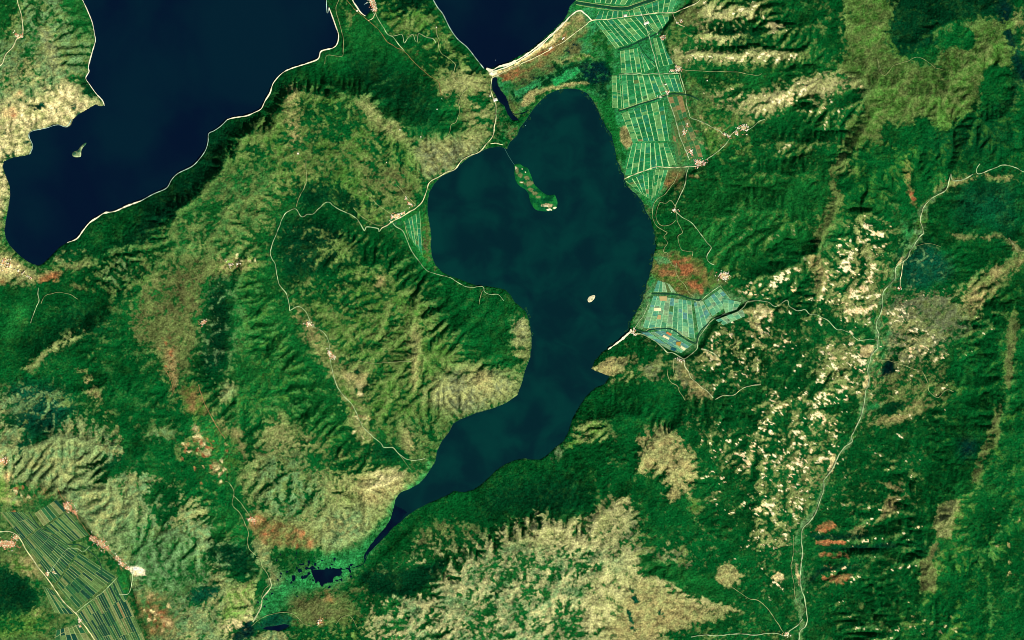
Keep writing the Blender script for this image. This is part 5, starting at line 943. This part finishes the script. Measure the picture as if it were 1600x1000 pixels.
def farmland(label, patches, pal, keep=None):
    root = thing('farmland', label, 'farmland', 0, 0, kind='structure')
    BV = []; BF = []
    for Qd, nu, nv, gu, gv in patches:
        pz = [(float(ztop(*bil(Qd, u/6, v/6))), float(samp(FLAT, *[np.array(q) for q in bil(Qd, u/6, v/6)]))) for u in range(7) for v in range(7)]; zb = max([z_ for z_, f_ in pz if f_ > .93] or [sorted(pz)[36][0]])+1.5; root['zb'] = zb
        b0 = len(BV); pts = [bil(Qd, u, v) for u, v in ((0, 0), (1, 0), (1, 1), (0, 1))]
        for zz in (zb, zb-30):
            for p in pts: BV.append((float(WX(p[0])), float(WY(p[1])), zz))
        BF += [(b0+3, b0+2, b0+1, b0)]+[(b0+j, b0+(j+1) % 4, b0+4+(j+1) % 4, b0+4+j) for j in range(4)]
        us = [0]+sorted((i+fr.uniform(-.12, .12))/nu for i in range(1, nu))+[1]; colmat = None
        for i in range(nu):
            jt = .3 if pal != 'd' else .05; sh = 0 if pal != 'd' or i % 4 else fr.uniform(-.25, .25); base_s = sh if i % 4 == 0 else base_s; vs_ = [0]+sorted((j+base_s+fr.uniform(-jt, jt))/nv for j in range(1, nv))+[1]
            mood = fr.choice(FM[pal])
            for j in range(nv):
                g1 = gu/nu*((1.25 if pal != 'd' else 1.7) if fr.random() < .7 else .4); g2 = gv/nv*.5
                u0, u1 = us[i]+g1, us[i+1]-g1; v0, v1 = vs_[j]+g2*fr.choice((.15, .4, 1)), vs_[j+1]-g2*fr.choice((.15, .4, 1))
                k1, k2 = (fr.uniform(-.1, .1)/nv, fr.uniform(-.1, .1)/nv) if nv > 1 else (0, 0); c = [bil(Qd, u, v) for u, v in ((u0, v0), (u1, v0), (u1, v1), (u0, v1))]
                if keep and not all(keep(*q) for q in c): continue
                r = fr.random(); m = mood if r < .45 else fr.choice(FM[pal])
                if r > .96: m = fr.choice(FM['b'])
                Vf = [(float(WX(p[0])), float(WY(p[1])), zb+z_) for z_ in (1.4+.5*fr.random(), -.5) for p in c]
                mesh_obj('field', Vf, [(3, 2, 1, 0)]+[(a_, (a_+1) % 4, 4+(a_+1) % 4, 4+a_) for a_ in range(4)], m, parent=root)
    mesh_obj('farm_track', BV, BF, M_FTRACK[pal], parent=root)
    return root
def special(root_pts, mat, parent, z=None):
    z = parent['zb']+6
    V2 = [(float(WX(p[0])), float(WY(p[1])), z+dz) for dz in (0, -4) for p in root_pts]
    return mesh_obj('field', V2, [(3, 2, 1, 0)]+[(a_, (a_+1) % 4, 4+(a_+1) % 4, 4+a_) for a_ in range(4)], mat, parent=parent)
farmland('green crop fields north of the wide top canal', [([(934,-30),(1010,-30),(984,8),(930,4)], 7, 3, .07, .05), ([(1012,-30),(1060,-30),(1030,-8),(988,6)], 3, 3, .07, .05)], 'g')
farmland('emerald crop fields between the top canal and the upper canal', [([(936,17),(980,18),(982,27),(930,31)], 6, 2, .07, .04), ([(982,17),(1006,10),(1012,22),(984,26)], 3, 2, .07, .05), ([(1008,9),(1060,-8),(1050,19),(1014,22)], 5, 3, .06, .06),
    ([(930,34),(956,31),(988,66),(962,76)], 4, 6, .07, .06), ([(957,31),(1004,26),(1023,50),(990,66)], 5, 5, .07, .06), ([(1006,25),(1044,22),(1046,38),(1026,52)], 4, 4, .06, .06)], 'g')
farmland('bright green ladder fields in the northern half of the plain', [([(969,80),(996,75),(1003,113),(971,114)], 4, 8, .08, .06), ([(999,76),(1010,92),(1024,104),(1029,113)][:4], 1, 3, .1, .06) if False else ([(1000,78),(1004,84),(1024,104),(1007,113)], 2, 3, .08, .06), ([(1020,60),(1036,56),(1052,100),(1030,104)], 3, 5, .06, .05), ([(971,118),(1030,118),(1044,145),(974,170)], 7, 11, .07, .06),
    ([(1036,118),(1060,117),(1068,144),(1046,143)], 3, 4, .07, .05), ([(956,118),(968,118),(972,170),(957,168)], 2, 14, .06, .07)], 'g')
farmland('bright green ladder fields in the southern half of the plain', [([(971,177),(1036,156),(1046,220),(988,221)], 7, 12, .07, .05), ([(988,224),(1042,223),(1054,258),(1028,259),(978,275)], 8, 6, .08, .06) if False else ([(988,224),(1043,223),(1056,257),(976,274)], 8, 6, .08, .06),
    ([(978,283),(1022,266),(1018,312),(1000,302)], 5, 6, .07, .06), ([(1024,265),(1044,265),(1034,296),(1019,310)], 3, 5, .07, .05)], 'g')
farmland('brown and olive plots between the plain road and the foothills', [([(1043,152),(1066,150),(1074,182),(1056,190)], 3, 5, .05, .05), ([(1058,192),(1076,186),(1088,215),(1066,222)], 3, 5, .05, .05), ([(1048,190),(1055,200),(1066,250),(1058,255)], 2, 6, .05, .05), ([(1068,225),(1090,218),(1098,245),(1078,246)], 3, 4, .05, .05)], 'b')
fs = farmland('pale teal field squares of the southern lakeside plain', [([(1021,462),(1080,470),(1086,529),(1004,511)], 9, 8, .07, .05), ([(1028,438),(1046,444),(1056,457),(1021,456)], 5, 1, .07, .05)], 't')
farmland('teal plots below the quarried village', [([(1100,470),(1126,451),(1146,472),(1113,494)], 5, 5, .05, .05), ([(1128,466),(1158,472),(1150,485),(1133,489)], 3, 3, .05, .05), ([(1118,500),(1160,484),(1165,494),(1130,508)], 5, 2, .05, .05), ([(1084,473),(1098,470),(1112,496),(1092,522)], 3, 6, .06, .06)], 't')
ft = farmland('teal triangle of plots inside the looping canal road', [([(1016,519),(1044,516),(1082,538),(1064,552)], 4, 4, .04, .05), ([(1000,520),(1014,519),(1062,552),(1045,546)], 1, 5, .04, .04)], 't')
for pts, mt in (([(1022,481),(1033,481),(1033,486),(1022,486)], 'white'), ([(1028,492),(1033,492),(1033,499),(1026,499)], 'tan'), ([(1030,463),(1042,463),(1042,470),(1031,470)], 'tan')): special(pts, SPECIAL[mt], fs)
for pts, mt in (([(1037,523),(1046,528),(1045,531),(1035,526)], 'white'), ([(1042,518),(1050,522),(1048,525),(1041,521)], 'orange'), ([(1057,534),(1065,534),(1062,541),(1056,538)], 'ochre'), ([(1064,540),(1072,545),(1069,548),(1063,543)], 'white'), ([(1050,542),(1058,545),(1054,549),(1047,546)], 'pond')): special(pts, SPECIAL[mt], ft)
farmland('small green plots on the shore plain beside the western village', [([(632,346),(656,330),(660,398),(641,372)], 4, 8, .06, .05)], 'g')
farmland('dark strip fields under the upper red roofed village', [([(54,802),(88,781),(104,797),(68,822)], 7, 1, .05, .02), ([(70,824),(106,799),(139,836),(103,850)], 11, 2, .05, .02)], 'd')
farmland('long strip fields between the plain road and the creek', [([(-20,790),(30,792),(50,828),(30,836)], 7, 2, .05, .03) if False else ([(0,800),(36,800),(62,822),(36,844)], 11, 2, .05, .03), ([(37,846),(64,824),(122,862),(86,912)], 15, 4, .05, .03), ([(124,862),(146,868),(182,900),(120,954),(88,914)][:4], 10, 4, .05, .03) if False else ([(88,914),(124,864),(181,901),(119,953)], 16, 3, .05, .03)], 'd')
farmland('strip fields south of the farm road on the plain', [([(122,959),(184,905),(232,1012),(158,1014)], 22, 4, .05, .03)], 'd')
farmland('strip fields west of the straight plain road', [([(66,915),(82,922),(116,960),(86,958)], 4, 4, .05, .04), ([(88,985),(124,974),(150,1012),(84,1012)], 6, 3, .05, .04)], 'd')
M_REDF = material('red_field', lin((200,116,70)), var=.25, cell=120, stripes=(.2, 30, .15))

# ------------------------------------------------------------------ villages: clusters of houses too small to pick apart
M_WALL = material('house_wall', lin((236,226,196)), var=.1); M_ROOFR = material('red_tile_roof', lin((226,150,112)), var=.25, cell=60)
M_ROOFP = material('pale_roof', lin((250,244,216)), var=.15, cell=60); M_YARD = material('village_yard', lin((200,184,130)), var=.35, cell=60)
def village(label, ells, n, red=.5, yard=.8):
    """ells: (x, y, rx, ry, turn in degrees) in pixels"""
    root = thing('village', label, 'village', 0, 0, group='villages and hamlets around the lakes')
    HV, HF, HM = [], [], []; yards = []
    for ex, ey, rx, ry, tn in ells:
        c_, s_ = math.cos(math.radians(tn)), math.sin(math.radians(tn)); yV, yF = [], []; yards.append((yV, yF)); b0 = 0; k = 18
        ring = []
        for q in range(k):
            r = 1+.25*fr.uniform(-1, 1); t = q*2*math.pi/k; lx, ly = rx*yard*r*math.cos(t), ry*yard*r*math.sin(t); ring.append((ex+lx*c_-ly*s_, ey+lx*s_+ly*c_))
        mid = [((p[0]+ex)/2, (p[1]+ey)/2) for p in ring]
        for p in ring+mid+[(ex, ey)]: yV.append((float(WX(p[0])), float(WY(p[1])), float(ztop(*p))+(7.0 if p is not ring else 0)))
        for q in range(k):
            q2 = (q+1) % k; yF.append((b0+q2, b0+q, b0+k+q, b0+k+q2)); yF.append((b0+k+q2, b0+k+q, b0+2*k, b0+2*k))
    area = sum(e[2]*e[3] for e in ells)
    for ex, ey, rx, ry, tn in ells:
        c_, s_ = math.cos(math.radians(tn)), math.sin(math.radians(tn))
        for h in range(int(n*rx*ry/area)+1):
            r = math.sqrt(fr.random())*(1.05 if fr.random() < .75 else 1.9); t = fr.uniform(0, 6.283); lx, ly = rx*r*math.cos(t), ry*r*math.sin(t)
            x, y = ex+lx*c_-ly*s_, ey+lx*s_+ly*c_; X_, Y_ = float(WX(x)), float(WY(y)); Z = float(ztop(x, y))+2
            L, Wd, hh_ = fr.uniform(9, 24), fr.uniform(6, 13), fr.uniform(5, 9); a_ = math.radians(tn)+fr.choice((0, math.pi/2))+fr.uniform(-.3, .3); ca, sa = math.cos(-a_), math.sin(-a_)
            b0 = len(HV)
            for px, py, pz in ((-L, -Wd, -12), (L, -Wd, -12), (L, Wd, -12), (-L, Wd, -12), (-L, -Wd, hh_), (L, -Wd, hh_), (L, Wd, hh_), (-L, Wd, hh_), (-L, 0, hh_+4), (L, 0, hh_+4)):
                HV.append((X_+px*ca-py*sa, Y_+px*sa+py*ca, Z+pz+7))
            for f_ in ((0, 1, 5, 4), (1, 2, 6, 5), (2, 3, 7, 6), (3, 0, 4, 7), (5, 6, 9, 9), (7, 4, 8, 8)): HF.append(tuple(b0+i for i in f_)); HM.append(0)
            rm = 1 if fr.random() < red else 2
            for f_ in ((4, 5, 9, 8), (6, 7, 8, 9)): HF.append(tuple(b0+i for i in f_)); HM.append(rm)
    def tri(V2, F2, name, mats, mi=None):
        me = bpy.data.meshes.new(name); me.from_pydata(V2, [], [tuple(dict.fromkeys(f_)) for f_ in F2])
        for m in mats: me.materials.append(m)
        if mi: me.polygons.foreach_set('material_index', mi)
        o = bpy.data.objects.new(name, me); scene.collection.objects.link(o); o.parent = root; return o
    for yV, yF in yards: tri(yV, yF, 'yard_ground', [M_YARD])
    o = tri(HV, HF, 'houses', [M_WALL, M_ROOFR, M_ROOFP], HM); o['kind'] = 'stuff'
    return root
village('dense pale village on the spit beside the narrow top bay', [(582,4,5,9,-15),(586,14,3,6,-20)], 90, .45)
village('bright village on the shore west of the teal lake', [(619,338,9,3.5,-18),(630,333,4,2,-30)], 60, .3)
village('scattered plots village uphill from the western shore village', [(640,318,6,3,50),(634,310,3,3,0)], 22, .3, .5)
village('pale village at the east end of the straight farm road', [(1059,107,5,5,20),(1050,110,4,2,0)], 45, .35)
village('compact hamlet at the bridge over the middle canal', [(1043,144,3.5,3,0),(1032,152,3,2,0)], 24, .2)
village('bright village where the shore road meets the foothills', [(1094,255,8,5,0)], 75, .35)
village('sprawling orchard village in the eastern foothill hollow', [(1162,200,8,6,0),(1150,208,4,3,0)], 50, .25, .5)
village('hamlet along the straight road above the brown plots', [(1069,206,4,5,0),(1074,196,2,3,0)], 26, .4, .6)
village('small hamlet at the fork of the foothill roads', [(1138,213,4,2,20),(1132,210,2,2,0)], 16, .3, .6)
village('farm cluster on the dark spur north of the plain', [(1035,58,5,4,20)], 24, .4, .6)
village('farmsteads at the corner where the north plain meets the hills', [(1063,33,3,3,0),(1058,37,2,2,0)], 12, .4, .5)
village('hamlet at the southern end of the northern plain road', [(1080,238,4,6,-10)], 26, .35, .5)
village('pale quarried village above the southern fields', [(1132,431,8,6,0)], 60, .15)
village('small settlement at the wooded road bend by the knoll', [(1054,329,4,2.5,10)], 18, .3)
village('beach hamlet where the canal reaches the teal lake', [(989,518,4,2.5,-30),(993,522,3,2,0)], 22, .2)
village('hamlet below the southern tip of the field plain', [(1062,562,5,2.5,10)], 16, .2, .5)
village('upper red roofed village at the foot of the pale hills', [(106,791,8,6,60),(117,800,3,6,-40)], 110, .75)
village('long red roofed village in the middle of the slope foot', [(146,842,7,5,40),(158,850,8,5,45),(168,857,4,3,40)], 140, .75)
village('lower red roofed village next to the pale quarry', [(184,872,6,3,50),(191,881,5,3.5,45),(199,888,4,3,20)], 70, .65)
village('large red roofed village at the left edge of the plain', [(10,850,14,6,5),(25,840,4,4,0)], 150, .75)
village('farm buildings beside the straight plain road', [(74,897,4,3,30),(84,894,3,2,30)], 16, .1)
village('farm buildings at the lower plain crossroads', [(125,969,3,4,-30),(125,979,2,2,0)], 18, .2)
village('small red roofed village at the left margin above the plain', [(6,720,6,5,0)], 40, .6, .5)
village('hill hamlet where the two valley roads meet', [(515,552,5,4,40),(521,557,4,3,20)], 40, .3)
village('small hamlet above the hill valley bend', [(482,507,5,3,20)], 20, .5)
village('reddish village at the top of the red karst fields', [(394,812,8,4,10)], 40, .7)
village('village by the track in the north-west corner hills', [(27,56,5,3,40),(34,57,3,3,0)], 24, .6)
village('red roofed hamlet on the rust coloured plateau', [(318,504,5,3,-30)], 26, .7)
village('small hamlet south of the marsh near the bottom edge', [(500,972,5,4,0)], 24, .5, .5)
village('hamlet at the bottom valley crossroads', [(1229,991,4,3,0)], 20, .3)
village('pale farm hamlet on the south shore of the big lake', [(10,412,9,6,60),(30,424,8,2,20),(45,432,6,2,30)], 70, .4, .3)
village('scattered houses in the fields of the upper hill valley', [(360,415,6,4,0),(372,412,4,3,0)], 18, .2, .4)
village('small settlement on the eastern valley floor', [(1404,451,4,2,0)], 14, .5, .6)
village('waterside houses on the northern tip of the wooded island', [(807,264,1.2,3,0)], 8, .5, .1)
# isolated large buildings
def barn(x, y, L, W_, turn, h, label, cat='building', roof=None, name='building'):
    t = thing(name, label, cat, 0, 0); X_, Y_ = float(WX(x)), float(WY(y)); Z = float(ztop(x, y))
    t.location = (X_, Y_, Z); t.rotation_euler = (0, 0, math.radians(turn)); L *= S/2; W_ *= S/2
    mesh_obj('wall', [(a_*L, b_*W_, z_) for z_ in (-15, h) for a_, b_ in ((-1, -1), (1, -1), (1, 1), (-1, 1))], [(0, 1, 5, 4), (1, 2, 6, 5), (2, 3, 7, 6), (3, 0, 4, 7)], M_WALL, parent=t)
    o = W_*1.05; l2 = L*1.03
    me = bpy.data.meshes.new('roof'); me.from_pydata([(-l2, -o, h), (l2, -o, h), (l2, o, h), (-l2, o, h), (-l2, 0, h+o*.35), (l2, 0, h+o*.35)], [], [(0, 1, 5, 4), (2, 3, 4, 5), (1, 2, 5), (3, 0, 4), (3, 2, 1, 0)])
    me.materials.append(roof or M_ROOFP); r = bpy.data.objects.new('roof', me); scene.collection.objects.link(r); r.parent = t
    return t
barn(774, 156, 6, 4.5, 15, 14, 'large pale block beside the channel on the lakeside road')
barn(765.8, 150, 1.4, 3.4, 5, 12, 'narrow white block between the channel road and the slope')
barn(977, 24.5, 5, 3.4, 10, 12, 'pink roofed building beside the road in the upper fields')
barn(1010, 36, 8, 3.6, 20, 12, 'long white shed standing in the emerald fields')
barn(1002, 23, 2.2, 2.2, 10, 10, 'small white building at the upper field crossroads')
barn(558, 17, 2.4, 2.2, 0, 10, 'small white building on the left bank road of the narrow bay')
barn(682, 43, 1.8, 1.8, 0, 12, 'white hilltop building at the end of the peninsula track')
barn(683, 171, 1.6, 1.6, 0, 10, 'white hut low in the forest bowl')
barn(690, 154, 1.2, 1.2, 0, 10, 'tiny white hut upslope in the forest bowl')
barn(657.5, 214, 1.8, 1.6, 0, 10, 'white building on the southern rim of the forest bowl')
barn(625, 203, 1.8, 1.4, 0, 10, 'pale building on the western rim of the forest bowl')
barn(880, 60, 5, 1.8, 40, 10, 'long pale building on the sand bar')
barn(860, 75, 6, 2, 35, 10, 'pale sheds on the middle of the sand bar')
barn(1105, 126, 1.8, 1.8, 0, 10, 'white farmhouse south of the green valley track')
barn(1040, 132, 3, 2, 0, 10, 'white shed beside the straight plain road')
barn(466, 240, 3, 2.4, 0, 10, 'yellowish building on the central upland track')
barn(604, 254, 1.6, 1.6, 0, 10, 'white hut on the brown upland slope')
# boats moored at the marsh mouth
def boat(x, y, turn, label):
    t = thing('boat', label, 'boat', 0, 0, group='boats near the marsh mouth'); t.location = (float(WX(x)), float(WY(y)), 1.3); t.rotation_euler = (0, 0, turn)
    L, B = 14, 6; ring = [(-L, -B*.7), (L*.3, -B), (L, 0), (L*.3, B), (-L, B*.7)]
    V2 = [(a_*.8, b_*.7, -1) for a_, b_ in ring]+[(a_, b_, 3) for a_, b_ in ring]+[(a_*.8, b_*.8, 2) for a_, b_ in ring]
    me = bpy.data.meshes.new('hull'); me.from_pydata(V2, [], [(i, (i+1) % 5, 5+(i+1) % 5, 5+i) for i in range(5)]+[(5+i, 5+(i+1) % 5, 10+(i+1) % 5, 10+i) for i in range(5)]+[(14, 13, 12, 11, 10)][:1])
    me.materials.append(M_BOAT); o = bpy.data.objects.new('hull', me); scene.collection.objects.link(o); o.parent = t
    mesh_obj('cabin', [(a_*4-3, b_*3, z_) for z_ in (2, 6) for a_, b_ in ((-1, -1), (1, -1), (1, 1), (-1, 1))], [(7, 6, 5, 4)[::-1], (0, 1, 5, 4), (1, 2, 6, 5), (2, 3, 7, 6), (3, 0, 4, 7)], M_BOAT, parent=t)
M_BOAT = material('boat_paint', lin((210,240,235)), rough=.4, spec=.4, var=.05)
boat(821, 196, .6, 'bright boat off the marsh mouth in the northern teal lake')
boat(774.5, 94, 1.9, 'small white boat in the navy water off the sand bar end')
